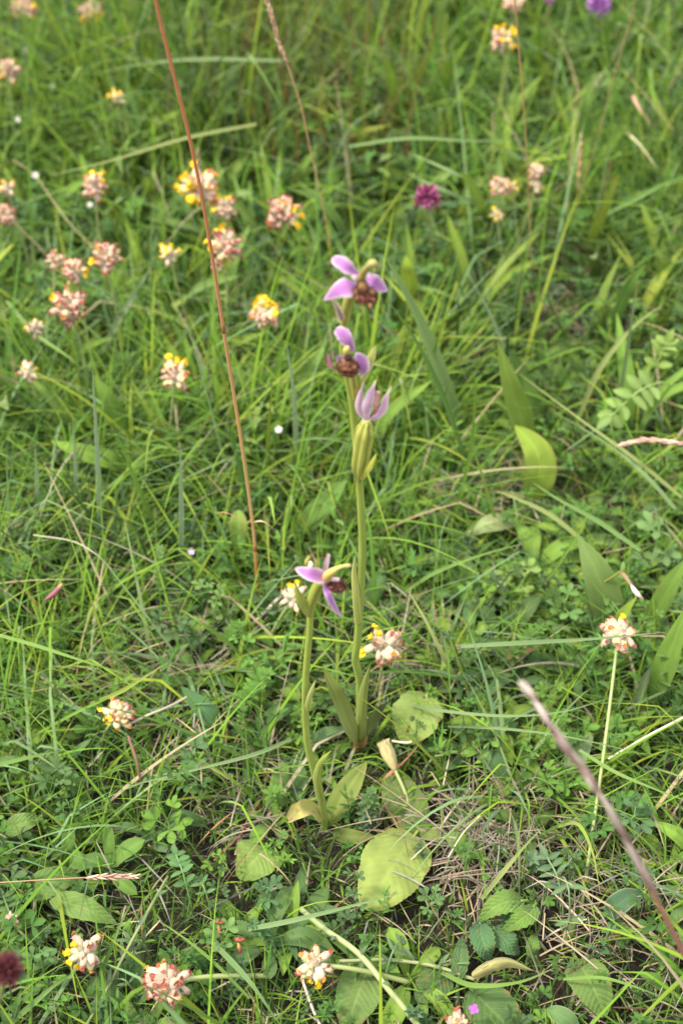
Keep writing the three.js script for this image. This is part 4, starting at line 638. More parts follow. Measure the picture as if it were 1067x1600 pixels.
broad('lance_leaf', 'small upright leaf left of the short orchid, near its base', LL, [[438, 1245, .004], [436, 1225, .012], [440, 1205, .016], [446, 1188, .015]], 26, ovate, [0.11, 0.2, 0.04], { face: 0.8 });
broad('lance_leaf', 'green leaf lying flat behind the short orchid base', LL, [[470, 1250, .004], [464, 1225, .010], [462, 1200, .012], [464, 1175, .008]], 34, lance, [0.075, 0.15, 0.04], { face: 0.8 });
broad('lance_leaf', 'tiny rounded leaf left of the curled yellow orchid leaf', LL, [[432, 1262, .004], [424, 1254, .008], [415, 1246, .008]], 20, round, [0.15, 0.25, 0.04], {});
broad('lance_leaf', 'long mid green lance leaf above the yellow head at the bottom left', LL, [[78, 1402, .012], [110, 1412, .024], [145, 1425, .026], [183, 1443, .018]], 40, lance, [0.125, 0.215, 0.045], { veins: [8, 3, 0.00029], cren: [7, 0.06], fold: 0.15 });
broad('lance_leaf', 'paler leaf half hidden above the long lance leaf at bottom left', LL, [[40, 1400, .008], [65, 1385, .015], [95, 1372, .015], [125, 1365, .008]], 44, ovate, [0.10, 0.185, 0.04], { veins: [8, 3, 0.00029] });
broad('lance_leaf', 'light green leaf near the left edge above the horizontal grass head', LL, [[5, 1302, .012], [20, 1292, .02], [42, 1283, .022], [62, 1280, .016]], 30, ovate, [0.13, 0.225, 0.05], { veins: [7, 3, 0.00029], edge: [0.25, 0.32, 0.16] });
broad('lance_leaf', 'toothed green leaf pointing left, right of the straw patch', LL, [[745, 1335, .008], [730, 1325, .014], [712, 1312, .016], [690, 1300, .01]], 32, lance, [0.12, 0.215, 0.04], { face: 0.7 });
broad('lance_leaf', 'olive leaf below the straw, right of the largest round leaf stalk', LL, [[655, 1297, .006], [675, 1303, .012], [695, 1312, .01]], 24, lance, [0.13, 0.18, 0.045], {});
for (const [a, w, c, l] of [[[[818, 1408, .016], [795, 1408, .026], [770, 1418, .025], [748, 1440, .014]], 38, [0.12, 0.22, 0.04], 'bright toothed leaf, uppermost of a rosette at lower right'], [[[835, 1415, .014], [825, 1428, .024], [808, 1440, .024], [783, 1455, .014]], 34, [0.105, 0.2, 0.03], 'toothed leaf pointing left, second of a rosette at lower right'], [[[750, 1440, .01], [752, 1462, .02], [758, 1482, .02], [764, 1502, .01]], 40, [0.06, 0.15, 0.055], 'dark crinkled leaf hanging down, third of a rosette at lower right'], [[[770, 1448, .008], [785, 1465, .016], [798, 1478, .016], [812, 1490, .008]], 38, [0.055, 0.13, 0.045], 'dark leaf behind the crinkled one in a rosette at lower right'], [[[715, 1535, .006], [718, 1508, .012], [720, 1485, .012], [722, 1462, .008]], 28, [0.07, 0.14, 0.045], 'dim leaf left of the crinkled leaf in a rosette at lower right'], [[[838, 1498, .006], [832, 1484, .014], [833, 1470, .016], [838, 1460, .012]], 22, [0.09, 0.18, 0.03], 'small upright leaf right of the dark leaves at lower right']]) broad('toothed_leaf', l, 'toothed leaf', a, w, lance, c, { veins: [8, 3, 0.00048], cren: [8, 0.12], fold: 0.2, group: 'toothed leaves at lower right' });
broad('blue_green_leaf', 'dark blue green oval leaf with a pale rim at lower right', 'oval leaf', [[948, 1430, .012], [960, 1418, .022], [982, 1402, .025], [1007, 1398, .02]], 32, ovate, [0.055, 0.12, 0.055], { edge: [0.25, 0.32, 0.2], fold: 0.2 });
broad('blue_green_leaf', 'pale rimmed leaf cut by the bottom edge at lower right', 'oval leaf', [[905, 1610, .008], [885, 1592, .014], [865, 1582, .014], [850, 1578, .01]], 28, lance, [0.10, 0.185, 0.06], { edge: [0.25, 0.32, 0.2] });
broad('blue_green_leaf', 'grey green oval leaf under the pinkish stalk at lower right', 'oval leaf', [[885, 1215, .01], [895, 1195, .02], [908, 1172, .024], [925, 1145, .018]], 30, ovate, [0.16, 0.225, 0.10], { veins: [7, 3, 0.00029] });
broad('red_leaf', 'red dead leaf lying in the grass at right, left of the half dome head', 'dead leaf', [[780, 1020, .012], [797, 1022, .018], [815, 1018, .018], [840, 1013, .012]], 18, lance, [0.24, 0.07, 0.06], { wave: 0.5, stalk: false });
broad('dead_leaf', 'yellowing dead leaf rolled lengthwise at the bottom right', 'dead leaf', [[737, 1524, .022], [765, 1508, .03], [792, 1502, .030], [835, 1517, .02]], 17, (t) => 0.8 + 0.3 * Math.sin(Math.PI * t) - 0.8 * Math.pow(t, 4), [0.30, 0.28, 0.11], { cup: -1.3, spot: true, mott: 0.5, wave: 0.4, rag: 0.2, stalk: false });
broad('lance_leaf', 'bright yellow green leaf tip blurred above right of the top orchid flower', LL, [[640, 470, .05], [640, 445, .07], [636, 420, .09], [634, 398, .10]], 26, lance, [0.24, 0.33, 0.03], { face: 1, tilt: [0, 0, 0] });
broad('lance_leaf', 'blurred upright yellow leaf with an orange tip at upper right', LL, [[915, 400, .02], [930, 360, .06], [948, 315, .10], [966, 272, .13]], 17, lance, [0.22, 0.29, 0.03], { face: 1, tilt: [0, 0, 0], tip: [0.40, 0.2, 0.03] });
for (const [x, y, dx, L, w, c, l] of [[612, 130, -12, 90, 14, [0.17, 0.28, 0.025], 'first blurred bright upright leaf right of the feathery seed head stalk'], [705, 110, 28, 90, 16, [0.16, 0.27, 0.03], 'tall blurred bright leaf left of the yellow head on the upright stem'], [660, 110, 20, 70, 16, [0.17, 0.28, 0.03], 'blurred bright leaf leaning right, two leaves left of the upright stem head'], [915, 190, 8, 120, 22, [0.12, 0.22, 0.04], 'broad blurred green leaf above the slim tan seed spike'], [740, 300, -20, 60, 18, [0.17, 0.28, 0.03], 'short blurred bright leaf between the purple clover and the pale pink head'], [950, 60, 20, 80, 16, [0.12, 0.22, 0.03], 'blurred green leaf near the lilac clover at the top'], [980, 460, 30, 90, 18, [0.10, 0.2, 0.03], 'blurred green leaf at right below the slim tan seed spike'], [560, 130, 10, 90, 12, [0.12, 0.22, 0.03], 'narrow blurred green leaf at the top beside the feathery seed head']]) broad('lance_leaf', l, LL, [[x - dx, y + L * 0.7, .02], [x - dx * 0.4, y + L * 0.25, .07], [x + dx * 0.2, y - L * 0.2, .11], [x + dx, y - L * 0.55, .13]], w, lance, c, { face: 1, tilt: [0, 0, 0], group: 'blurred upright leaves at upper right', nu: 16, nv: 6 });

function compound(name, label, foot, tip, pairs, size, col, o = {}) {   // a feathered leaf: pairs of leaflets along a stalk
  const a = atH(...foot), b = atH(...tip), m = a.clone().lerp(b, 0.5).add(V(0, o.arch || 0.01, 0)), t = thing(name, label, 'leafy plant', V(a.x, 0, a.z), o.group), cv = new THREE.CatmullRomCurve3([a, m, b]);
  let g = new Geo(); g.tube([V(a.x, -0.002, a.z), a, m, b], 0.0006, () => mul3(col, 1.1), 5, 14); part(t, 'stem', g, STEM);
  const s = size / perM(m), N = toCam(m).add(V(0, 0.8, 0)).normalize();
  for (let k = 0; k < pairs; k++) {
    const q = lerp(0.35, 0.97, k / (pairs - 1)), P = cv.getPoint(q), T = cv.getTangent(q), S = T.clone().cross(N).normalize();
    for (const e of [-1, 1]) { const D = S.clone().multiplyScalar(e).addScaledVector(T, 0.35).add(V(rr(-.45, .45), rr(-.35, .35), rr(-.45, .45))).normalize(); g = new Geo(); leaflet(g, P, D, N.clone().add(V(rr(-.6, .6), 0, rr(-.6, .6))).normalize(), s * (0.8 + 0.3 * Math.sin(q * 3)), s * (o.fat || 0.27), mul3(col, rr(0.85, 1.15)), 8, 4, o.prof || ovate, 0.2); part(t, 'leaflet', g, LEAF); }
  }
  g = new Geo(); leaflet(g, b, b.clone().sub(m).normalize(), N, s, s * (o.fat || 0.27), col, 8, 4, o.prof || ovate, 0.2); part(t, 'leaflet', g, LEAF);
}
const VL = [0.19, 0.29, 0.06];
compound('vetch_leaf', 'light green feathered leaf standing up near the right edge', [1015, 610, .04], [1042, 535, .08], 4, 24, VL);
compound('vetch_leaf', 'light green feathered leaf drooping, below the upright one near the right edge', [1045, 600, .06], [955, 650, .05], 5, 30, [0.18, 0.28, 0.07]);
compound('vetch_leaf', 'feathered leaf lying behind the half dome head at right', [900, 920, .03], [975, 965, .03], 4, 20, [0.10, 0.19, 0.045]);
compound('vetch_leaf', 'feathered leaf with round leaflets at lower left, under the dry stem', [300, 1420, .01], [275, 1335, .03], 5, 19, [0.075, 0.17, 0.05]);
compound('vetch_leaf', 'feathered leaf right of the one with round leaflets at lower left', [330, 1425, .01], [310, 1375, .02], 3, 18, [0.08, 0.165, 0.055], { fat: 0.18, prof: lance });
compound('vetch_leaf', 'grey green feathered leaf near the foot of the pinkish stalk', [880, 1430, .008], [855, 1340, .03], 4, 26, [0.09, 0.16, 0.075], { fat: 0.2, prof: lance });
compound('vetch_leaf', 'grey green feathered leaf drooping below the other near the pinkish stalk', [880, 1370, .03], [890, 1440, .015], 2, 30, [0.10, 0.17, 0.075], { fat: 0.15, prof: lance });
compound('vetch_leaf', 'narrow feathered leaf between the two heads at the bottom left', [235, 1500, .008], [205, 1470, .03], 3, 26, [0.10, 0.165, 0.07], { fat: 0.12, prof: lance });
compound('vetch_leaf', 'narrow feathered leaf above the large pinkish head at the bottom left', [215, 1560, .008], [180, 1530, .02], 2, 22, [0.10, 0.165, 0.07], { fat: 0.14, prof: lance });
compound('vetch_leaf', 'feathered leaf beside the bottom stems, right of the orange tipped head', [600, 1535, .01], [625, 1470, .02], 4, 20, [0.085, 0.15, 0.06], { fat: 0.16, prof: lance });
compound('vetch_leaf', 'pale green feathered leaf low at the left edge, middle height of the bottom', [30, 1470, .01], [5, 1400, .02], 4, 24, [0.09, 0.16, 0.06], { fat: 0.14, prof: lance });
function leafyPlant(label, px, py, n, len, size, kind, col, lean = 0.3) {
  const a = atH(px, py, 0), t = thing('leafy_plant', label, 'leafy plant', a), [g, L] = sprig(n, len, size, lean, kind, col, mul3(col, 1.3));
  const s = new THREE.Mesh(g.build(), STEM), l = new THREE.Mesh(L.build(), LEAF); s.name = 'stem'; l.name = 'leaves'; t.add(s, l); s.castShadow = l.castShadow = s.receiveShadow = l.receiveShadow = true;
}
leafyPlant('upright whorled green sprig between the orchids and the seed capsule', 577, 1290, 9, 0.035, 0.0075, 5, [0.10, 0.18, 0.055], 0.05);
leafyPlant('second whorled sprig just left of the upright one by the orchids', 566, 1300, 6, 0.018, 0.008, 5, [0.09, 0.15, 0.07], 0.1);
leafyPlant('pale rounded trefoil cluster at right of the tall stem', 800, 945, 5, 0.03, 0.0105, 3, [0.17, 0.26, 0.06]);
leafyPlant('green trefoil plant left of the wide upright leaf at right', 885, 980, 5, 0.035, 0.0105, 3, [0.09, 0.18, 0.04]);
leafyPlant('large trefoil leaf cluster over the wide upright leaf at right', 1000, 920, 5, 0.05, 0.014, 3, [0.11, 0.20, 0.06]);
leafyPlant('trefoil plant left of the wide lance leaf at bottom left', 85, 1545, 5, 0.03, 0.0085, 3, [0.075, 0.155, 0.04]);
leafyPlant('dark trefoil sprig below the yellow head at bottom left', 170, 1590, 6, 0.03, 0.007, 5, [0.05, 0.11, 0.035]);
leafyPlant('star shaped green whorl between the two heads at bottom left', 200, 1530, 4, 0.016, 0.009, 5, [0.06, 0.14, 0.035]);
leafyPlant('trefoil sprig left of the red buds at the bottom', 330, 1500, 5, 0.03, 0.009, 3, [0.10, 0.19, 0.05]);
leafyPlant('dense trefoil sprig below the pale round leaf at the left', 440, 1420, 7, 0.03, 0.007, 3, [0.06, 0.13, 0.045]);
leafyPlant('fine trefoil sprig right below the largest round leaf', 655, 1430, 7, 0.03, 0.006, 3, [0.08, 0.16, 0.045]);
leafyPlant('blue green trefoil plant right of the pinkish stalk', 985, 1310, 6, 0.04, 0.010, 3, [0.07, 0.145, 0.055]);
leafyPlant('grey green leafy rosette left of the pinkish stalk', 835, 1365, 5, 0.022, 0.009, 5, [0.09, 0.155, 0.075]);
leafyPlant('trefoil sprig at left beneath the orange and cream head', 80, 1260, 6, 0.03, 0.008, 3, [0.08, 0.16, 0.045]);
leafyPlant('trefoil sprig right of the dark pointed leaf at lower left', 320, 1210, 6, 0.035, 0.0075, 3, [0.075, 0.155, 0.05]);
leafyPlant('upright green sprig left of the orange stalk foot', 365, 990, 7, 0.055, 0.0075, 3, [0.11, 0.20, 0.045]);
leafyPlant('fine green sprig near the lilac flower left of the orange stalk', 250, 930, 8, 0.06, 0.007, 5, [0.11, 0.20, 0.045]);

// ---------------------------------------------------------------- grass stalks, seed heads and single long blades
function stalkPts(list) { const b = atH(list[0][0], list[0][1], 0); return list.map((q, i) => i ? (q[3] ? atH(q[0], q[1], q[2]) : atZ(q[0], q[1], b.z + (q[2] || 0))) : b); }
function rach(g, pts, from, n, len, wid, col, spreadA = 0.35) {   // spikelets packed along the end of a stalk
  const cv = new THREE.CatmullRomCurve3(pts);
  for (let k = 0; k < n; k++) {
    const t = lerp(from, 1, k / n), P = cv.getPoint(t), T = cv.getTangent(t), a = k * 2.4, X = T.clone().cross(V(0.3, 0.2, 0.9)).normalize(), Y = X.clone().cross(T), s = Math.sin(Math.PI * lerp(0.18, 0.95, k / n));
    const D = T.clone().addScaledVector(X, Math.cos(a) * spreadA).addScaledVector(Y, Math.sin(a) * spreadA).normalize(), L = len * rr(0.8, 1.2) * (0.6 + 0.5 * s);
    const c = mul3(col[Math.floor(R() * col.length)], rr(0.8, 1.2));
    g.tube([P, P.clone().addScaledVector(D, L * 0.5), P.clone().addScaledVector(D, L).addScaledVector(T, L * 0.15)], (q) => wid * (0.25 + Math.sin(0.2 + q * 2.7)) * (q > 0.95 ? 0.2 : 1), (q) => mul3(c, 0.8 + 0.4 * q), 5, 5);
    if (R() < 0.5) g.tube([P.clone().addScaledVector(D, L * 0.9), P.clone().addScaledVector(D, L * 1.5)], wid * 0.07, c, 3, 1);
  }
}
function stalk(label, list, r0, r1, col, o = {}) {
  const P = stalkPts(list), t = thing('grass_stalk', label, 'grass stalk', P[0]); let g = new Geo();
  g.tube(P, (q) => lerp(r0, r1, q), typeof col === 'function' ? col : () => col, 8, 50); part(t, 'stalk', g, DRY);
  { const cv = new THREE.CatmullRomCurve3(P); for (const u of [0.16, 0.4]) { g = new Geo(); const a = cv.getPoint(u), b = cv.getPoint(u + 0.012); g.tube([a, a.clone().lerp(b, 0.5), b], (q) => lerp(r0, r1, u) * (1.05 + 0.35 * Math.sin(q * 3.1)), () => [0.20, 0.09, 0.04], 8, 5); part(t, 'node', g, DRY); } }
  if (o.head) { g = new Geo(); rach(g, P, ...o.head); part(t, 'seed_head', g, DRY); }
  return [t, P];
}
const RUST = [0.36, 0.13, 0.055], BUFF = [0.46, 0.30, 0.19], TAN1 = [0.34, 0.23, 0.12];
{ const [t, P] = stalk('long orange brown dry stalk rising from the middle left to the top edge', [[403, 946], [401, 900], [396, 830], [377, 690], [350, 520], [333, 410], [312, 290], [290, 190], [262, 80], [243, 0], [232, -60]], 0.00105, 0.0008, (t) => mix3([0.44, 0.15, 0.035], mix3([0.45, 0.27, 0.11], RUST, sst(0.2, 0.6, t)), sst(0.1, 0.2, t)));
  let g = new Geo(), c = atZ(393, 817, P[0].z); g.leaf({ pts: [c, atZ(375, 812, P[0].z + .004), atZ(352, 801, P[0].z + .006), atZ(334, 802, P[0].z + .004)], nh: UP, hw: 0.0006, prof: bladeP, nu: 12, nv: 2, fold: 0.5, col: () => [0.38, 0.18, 0.08] }); part(t, 'withered_leaf', g, DRY);
  g = new Geo(); g.leaf({ pts: [c, atZ(410, 815, P[0].z + .003), atZ(430, 828, P[0].z + .002)], nh: UP, hw: 0.0007, prof: bladeP, nu: 10, nv: 2, fold: 0.5, col: () => [0.40, 0.34, 0.2] }); part(t, 'withered_leaf', g, DRY); }
stalk('thin stalk with a brown feathery seed head at the top, right of the orange stalk', [[521, 520], [519, 460, .002], [516, 395, .004], [511, 355], [500, 300], [485, 235], [470, 165], [452, 110], [436, 68], [424, 25], [410, -20]], 0.00045, 0.0005, (t) => mix3([0.40, 0.22, 0.07], BUFF, t), { head: [0.72, 34, 0.0055, 0.0008, [[0.40, 0.24, 0.16], [0.30, 0.17, 0.11], [0.5, 0.34, 0.24]], 0.22] });
stalk('short thin stalk with a slim purplish spike in front of the wide vetch head', [[336, 440], [330, 400], [322, 340], [315, 290], [309, 234]], 0.00045, 0.0003, (t) => mix3([0.22, 0.28, 0.08], [0.4, 0.3, 0.2], t), { head: [0.55, 14, 0.006, 0.0007, [[0.30, 0.18, 0.17], [0.42, 0.30, 0.24]], 0.12] });
stalk('slim tan stalk with a narrow seed spike at upper right', [[903, 400], [904, 330], [905, 270], [908, 212]], 0.0004, 0.0003, TAN1, { head: [0.48, 24, 0.0055, 0.0010, [[0.46, 0.30, 0.17], [0.36, 0.23, 0.13]], 0.2] });
stalk('very thin reddish brown stalk upright through the upper right', [[828, 520], [830, 420], [826, 300], [819, 180], [811, 80], [803, -10]], 0.0005, 0.0006, (t) => mix3([0.26, 0.20, 0.06], [0.36, 0.20, 0.09], t));
stalk('brown red stalk slanting to the top edge at upper right', [[880, 420], [900, 330], [935, 210], [962, 110], [985, 30], [1000, -30]], 0.0004, 0.0004, [0.26, 0.17, 0.08]);
stalk('pale green stalk slanting to the top edge near the right corner', [[972, 180], [985, 130], [1005, 50], [1020, -20]], 0.0010, 0.0010, [0.30, 0.34, 0.14]);
stalk('thin brown stalk curving up beside the lilac clover', [[920, 140], [945, 90], [965, 50], [978, 0], [985, -30]], 0.0005, 0.0005, [0.30, 0.15, 0.07]);
stalk('thin dry stalk slanting at the left edge towards the pink vetch group', [[160, 500], [100, 430], [50, 375], [0, 325], [-40, 290]], 0.0006, 0.0006, [0.34, 0.26, 0.15]);
stalk('pale dry stalk lying across the upper left grass', [[250, 490, 0], [180, 420, .05, 1], [110, 350, .07, 1], [50, 270, .08, 1], [20, 250, .08, 1]], 0.0005, 0.0004, [0.28, 0.25, 0.13]);
stalk('dry grey stalk upright at the top, left of the orange stalk', [[218, 110], [213, 60], [205, 10], [200, -20]], 0.0008, 0.0008, [0.42, 0.36, 0.25]);
stalk('thin reddish stalk standing in the dry patch at right', [[920, 420, 0], [935, 340, .02], [955, 250, .03]], 0.0004, 0.0004, [0.3, 0.14, 0.08]);
{ // seed heads that lie level
  const lay = (label, a, o, w, n, cols) => { const P = a.map((q) => atH(...q)), t = thing('grass_stalk', label, 'grass stalk', V(P[0].x, 0, P[0].z)); let g = new Geo(); g.tube(P, w, () => cols[0], 6, 24); part(t, 'stalk', g, DRY); g = new Geo(); rach(g, P, ...o); part(t, 'seed_head', g, DRY); };
  lay('dry grass stalk lying level with a pinkish seed head at the lower left', [[-60, 1382, .05], [0, 1379, .055], [80, 1374, .06], [140, 1371, .06], [214, 1369, .058]], [0.72, 26, 0.0042, 0.00045, [[0.42, 0.27, 0.20], [0.50, 0.36, 0.29], [0.34, 0.2, 0.15]], 0.42], 0.0003, 0, [[0.32, 0.2, 0.11]]);
  lay('pinkish seed head lying level at the right edge', [[1140, 700, .07], [1100, 694, .075], [1060, 692, .08], [1015, 688, .08], [973, 694, .078]], [0.42, 34, 0.006, 0.0007, [[0.44, 0.27, 0.21], [0.50, 0.36, 0.28], [0.36, 0.22, 0.17]], 0.25], 0.0006, 0, [[0.36, 0.22, 0.16]]);
}
{ // the near stalk, out of focus
  const q = [[1130, 1610, .10], [1067, 1488, .165], [1025, 1405, .205], [985, 1325, .235], [945, 1255, .258], [905, 1195, .275], [868, 1145, .288], [838, 1098, .298], [814, 1064, .305]], P = q.map((a) => atH(...a)), ft = atH(1190, 1740, 0);
  const t = thing('near_grass_stalk', 'thick pinkish dry grass stalk close to the camera, slanting at lower right', 'grass stalk', V(ft.x, 0, ft.z)), line = [V(ft.x, 0, ft.z), ...P], cv = new THREE.CatmullRomCurve3(P);
  let g = new Geo(); g.tube(line, (u) => lerp(0.0014, 0.0005, u), (u) => mix3([0.24, 0.08, 0.055], [0.30, 0.20, 0.15], u), 9, 40); part(t, 'stalk', g, DRY);
  for (let k = 0; k < 30; k++) {
    const a = 0.22 + k * 0.0255, big = k % 5 < 2, L = big ? 0.17 : rr(0.06, 0.11), b = Math.min(1, a + L), w = (big ? 0.0011 : rr(0.0005, 0.0008)) * (a > 0.85 ? 0.8 : 1), an = k * 2.3, off = V(Math.cos(an), Math.sin(an) * 0.7, Math.sin(an) * 0.7), pale = rr(0.2, 1);
    g = new Geo(); const pp = [0, 0.35, 0.7, 1].map((u) => cv.getPoint(lerp(a, b, u)).addScaledVector(off, 0.0003 + 0.0007 * Math.sin(u * 2.4)));
    g.tube(pp, (u) => w * Math.sin(0.3 + 2.6 * u) + 0.00012, (u, q) => mul3(mix3(mix3([0.15, 0.07, 0.055], mix3([0.22, 0.15, 0.12], [0.56, 0.50, 0.45], pale), sst(0.1, 0.7, u)), [0.12, 0.055, 0.06], clamp(0.8 * Math.cos(q * 2 + k) - 0.1)), 0.9 + 0.25 * noise(u * 8, q, k)), 9, 14); part(t, 'spikelet', g, DRY);
  }
}
// dry straws that can be told apart
function straw(label, list, w, col) { const P = list.map((q) => atH(...q)), t = thing('dry_straw', label, 'dry straw', V(P[0].x, 0, P[0].z)), g = new Geo(); g.tube(P, w / 2 / perM(P[0]), () => col, 6, 16); part(t, 'straw', g, DRY); }
straw('grey dry straw ending at the orange and cream vetch head', [[300, 1085, .02], [262, 1105, .03], [230, 1118, .036], [205, 1130, .035]], 4, [0.38, 0.33, 0.27]);
straw('pale dry straw pointing up right below the half dome head', [[950, 1186, .03], [1008, 1152, .035], [1067, 1121, .04]], 3.5, [0.62, 0.52, 0.38]);
straw('pale bent straw right of the largest round leaf', [[700, 1340, .02], [725, 1300, .022], [750, 1275, .02]], 3, [0.40, 0.33, 0.25]);
straw('pinkish grey straw leaning in the dry patch right of the orchids', [[672, 1320, .008], [700, 1275, .014], [735, 1232, .014]], 3.5, [0.36, 0.29, 0.23]);
straw('dark dry straw under the orange tipped head at the bottom', [[520, 1640, .006], [490, 1580, .012], [472, 1530, .012]], 5, [0.42, 0.34, 0.3]);
straw('pale straw right of the seed capsule', [[655, 1150, .014], [640, 1160, .016], [612, 1158, .014]], 4, [0.55, 0.48, 0.36]);
straw('white straw lying in the left grass, its upper end bleached', [[52, 836, .07], [117, 847, .07], [150, 866, .065], [175, 890, .05]], 2.2, [0.36, 0.35, 0.24]);
straw('brown stem upright at lower left under the orange and cream head', [[220, 1255, 0], [219, 1220, .02], [214, 1190, .035], [200, 1150, .045]], 4, [0.20, 0.09, 0.08]);
straw('rust red straw lying left of the pale round leaf', [[335, 1345, .008], [355, 1325, .010], [378, 1303, .008]], 5, [0.17, 0.08, 0.05]);
straw('reddish brown straw from the seed capsule to the right', [[612, 1210, .01], [645, 1175, .014], [672, 1140, .016]], 3, [0.24, 0.10, 0.06]);
straw('grey straw left of the vetch head behind the short orchid', [[395, 975, .01], [430, 940, .02], [448, 920, .025]], 6, [0.44, 0.40, 0.33]);
// green stems at the bottom
function greenStem(label, list, w, col) { const P = list.map((q) => atH(...q)), t = thing('creeping_shoot', label, 'plant stem', V(P[0].x, 0, P[0].z)); let g = new Geo(); g.tube(P, w / 2 / perM(P[0]), (u) => mul3(col, 0.9 + 0.2 * u), 8, 30); part(t, 'stem', g, STEM);
  const cv = new THREE.CatmullRomCurve3(P); for (let k = 0; k < 5; k++) { g = new Geo(); const u = 0.15 + k * 0.18, B = cv.getPoint(u), D = V(rr(-1, 1), rr(0.2, 0.9), rr(-1, 1)).normalize(); leaflet(g, B, D, UP, 0.010, 0.0013, [0.10, 0.16, 0.075], 6, 2, lance, 0.4); part(t, 'leaflet', g, LEAF); } }
greenStem('long pale green stem slanting down to the bottom edge, right of the bottom vetch head', [[470, 1420, .012], [505, 1450, .024], [560, 1490, .03], [610, 1550, .028], [672, 1625, .015]], 9, [0.24, 0.29, 0.12]);
greenStem('pale stem running level across the bottom, from the middle to the right', [[530, 1502, .02], [610, 1500, .018], [680, 1510, .012], [740, 1530, .006]], 6, [0.25, 0.27, 0.12]);
greenStem('straw coloured stem upright at lower left behind the yellow head', [[120, 1625, .01], [160, 1560, .02], [190, 1500, .03], [225, 1435, .035], [262, 1370, .02]], 5, [0.16, 0.2, 0.07]);

const GL = [0.23, 0.31, 0.18], BR = [0.13, 0.235, 0.03], YG = [0.21, 0.27, 0.05], OL = [0.20, 0.24, 0.08], SW = [0.5, 0.46, 0.28];
function longBlade(label, list, wpx, col, o = {}) {
  const P = o.up ? stalkPts(list) : list.map((q) => atH(...q)), t = thing('grass_leaf', label, 'grass blade', V(P[0].x, 0, P[0].z)), m = P[P.length >> 1];
  const g = new Geo(); g.leaf({ pts: P, nh: toCam(m).add(V(0, 0.6, 0)).normalize(), hw: wpx / 2 / perM(m), prof: bladeP, nu: 24, nv: 4, fold: 0.35, twist: o.twist ?? rr(-0.5, 0.5), col: (t2, v, e, r) => mul3(mix3(mix3(col, mul3(col, 1.2), sst(0.0, 0.3, Math.abs(v))), o.tip || mul3(col, 1.1), sst(0.82, 1, t2)), 1 + 0.1 * r + 0.05 * Math.cos(v * 30)) }); part(t, 'blade', g, GRASS);
}
const ups = [
  ['upright grey green blade left of the second orchid flower', [[462, 700], [459, 620, .006], [447, 533, .012]], 9, GL],
  ['upright grey green blade in the left middle grass', [[283, 840], [283, 770, .004], [281, 698, .008]], 9, GL],
  ['tall upright grey green blade left of the yellow crowned head', [[156, 810], [151, 690, .01], [144, 573, .02]], 9, GL],
  ['short upright grey green blade near the left edge', [[58, 785], [57, 740, 0], [54, 692, 0]], 7, GL],
  ['upright grey green blade second from the left edge', [[119, 780], [117, 715, 0], [113, 650, 0]], 7, GL],
  ['blade slanting up right, below the pinkish left group', [[178, 515], [205, 468, .01], [233, 422, .02]], 11, GL],
  ['broad green blade leaning left, right of the top orchid flower', [[706, 630], [672, 540, .02], [640, 470, .03], [600, 398, .03]], 24, [0.165, 0.25, 0.085]],
  ['pale bent blade above the bright upright lance leaf', [[790, 548], [772, 505, .01], [752, 462, .01]], 8, GL],
  ['dark green straight blade slanting right of the orchid flowers', [[720, 700], [684, 600, .02], [645, 525, .02], [603, 465, .02]], 9, [0.09, 0.175, 0.035]],
  ['thin upright blade crossing the arched pale blade at right', [[966, 640], [978, 560, .005], [988, 490, .01], [997, 430, .01]], 7, [0.15, 0.22, 0.09]],
  ['thin upright blade with a dark tip right of the withered orchid flower', [[716, 780], [733, 715, .005], [741, 640, .01], [743, 572, .01]], 7, BR],
  ['thin green blade rising left of the withered orchid flower', [[660, 640], [620, 590, 0], [590, 560, 0]], 6, BR],
  ['short green blade upright above the short orchid', [[470, 905], [469, 870, 0], [468, 828, 0]], 5, BR],
  ['bright narrow blade upright near the right tall grass', [[1040, 130], [1055, 200, 0], [1062, 260, 0]].reverse(), 8, BR],
  ['thin straight blade left of the bright rounded leaf', [[770, 800], [752, 740, 0], [735, 690, 0]], 6, YG],
  ['bright blade in left middle grass leaning right', [[232, 800], [205, 735, .01], [180, 670, .01]], 8, BR],
  ['dark narrow blade left of the orange stalk', [[392, 790], [372, 720, 0], [355, 650, 0]], 11, [0.07, 0.16, 0.03]],
];
for (const [l, p, w, c] of ups) { const dy = 55; p[0] = [p[0][0] - (p[1][0] - p[0][0]) * dy / Math.max(20, p[0][1] - p[1][1]), p[0][1] + dy]; } for (const [l, p, w, c] of ups) longBlade(l, p, w, c, { up: true, twist: 0.2 });
const GL2 = [0.15, 0.225, 0.095];
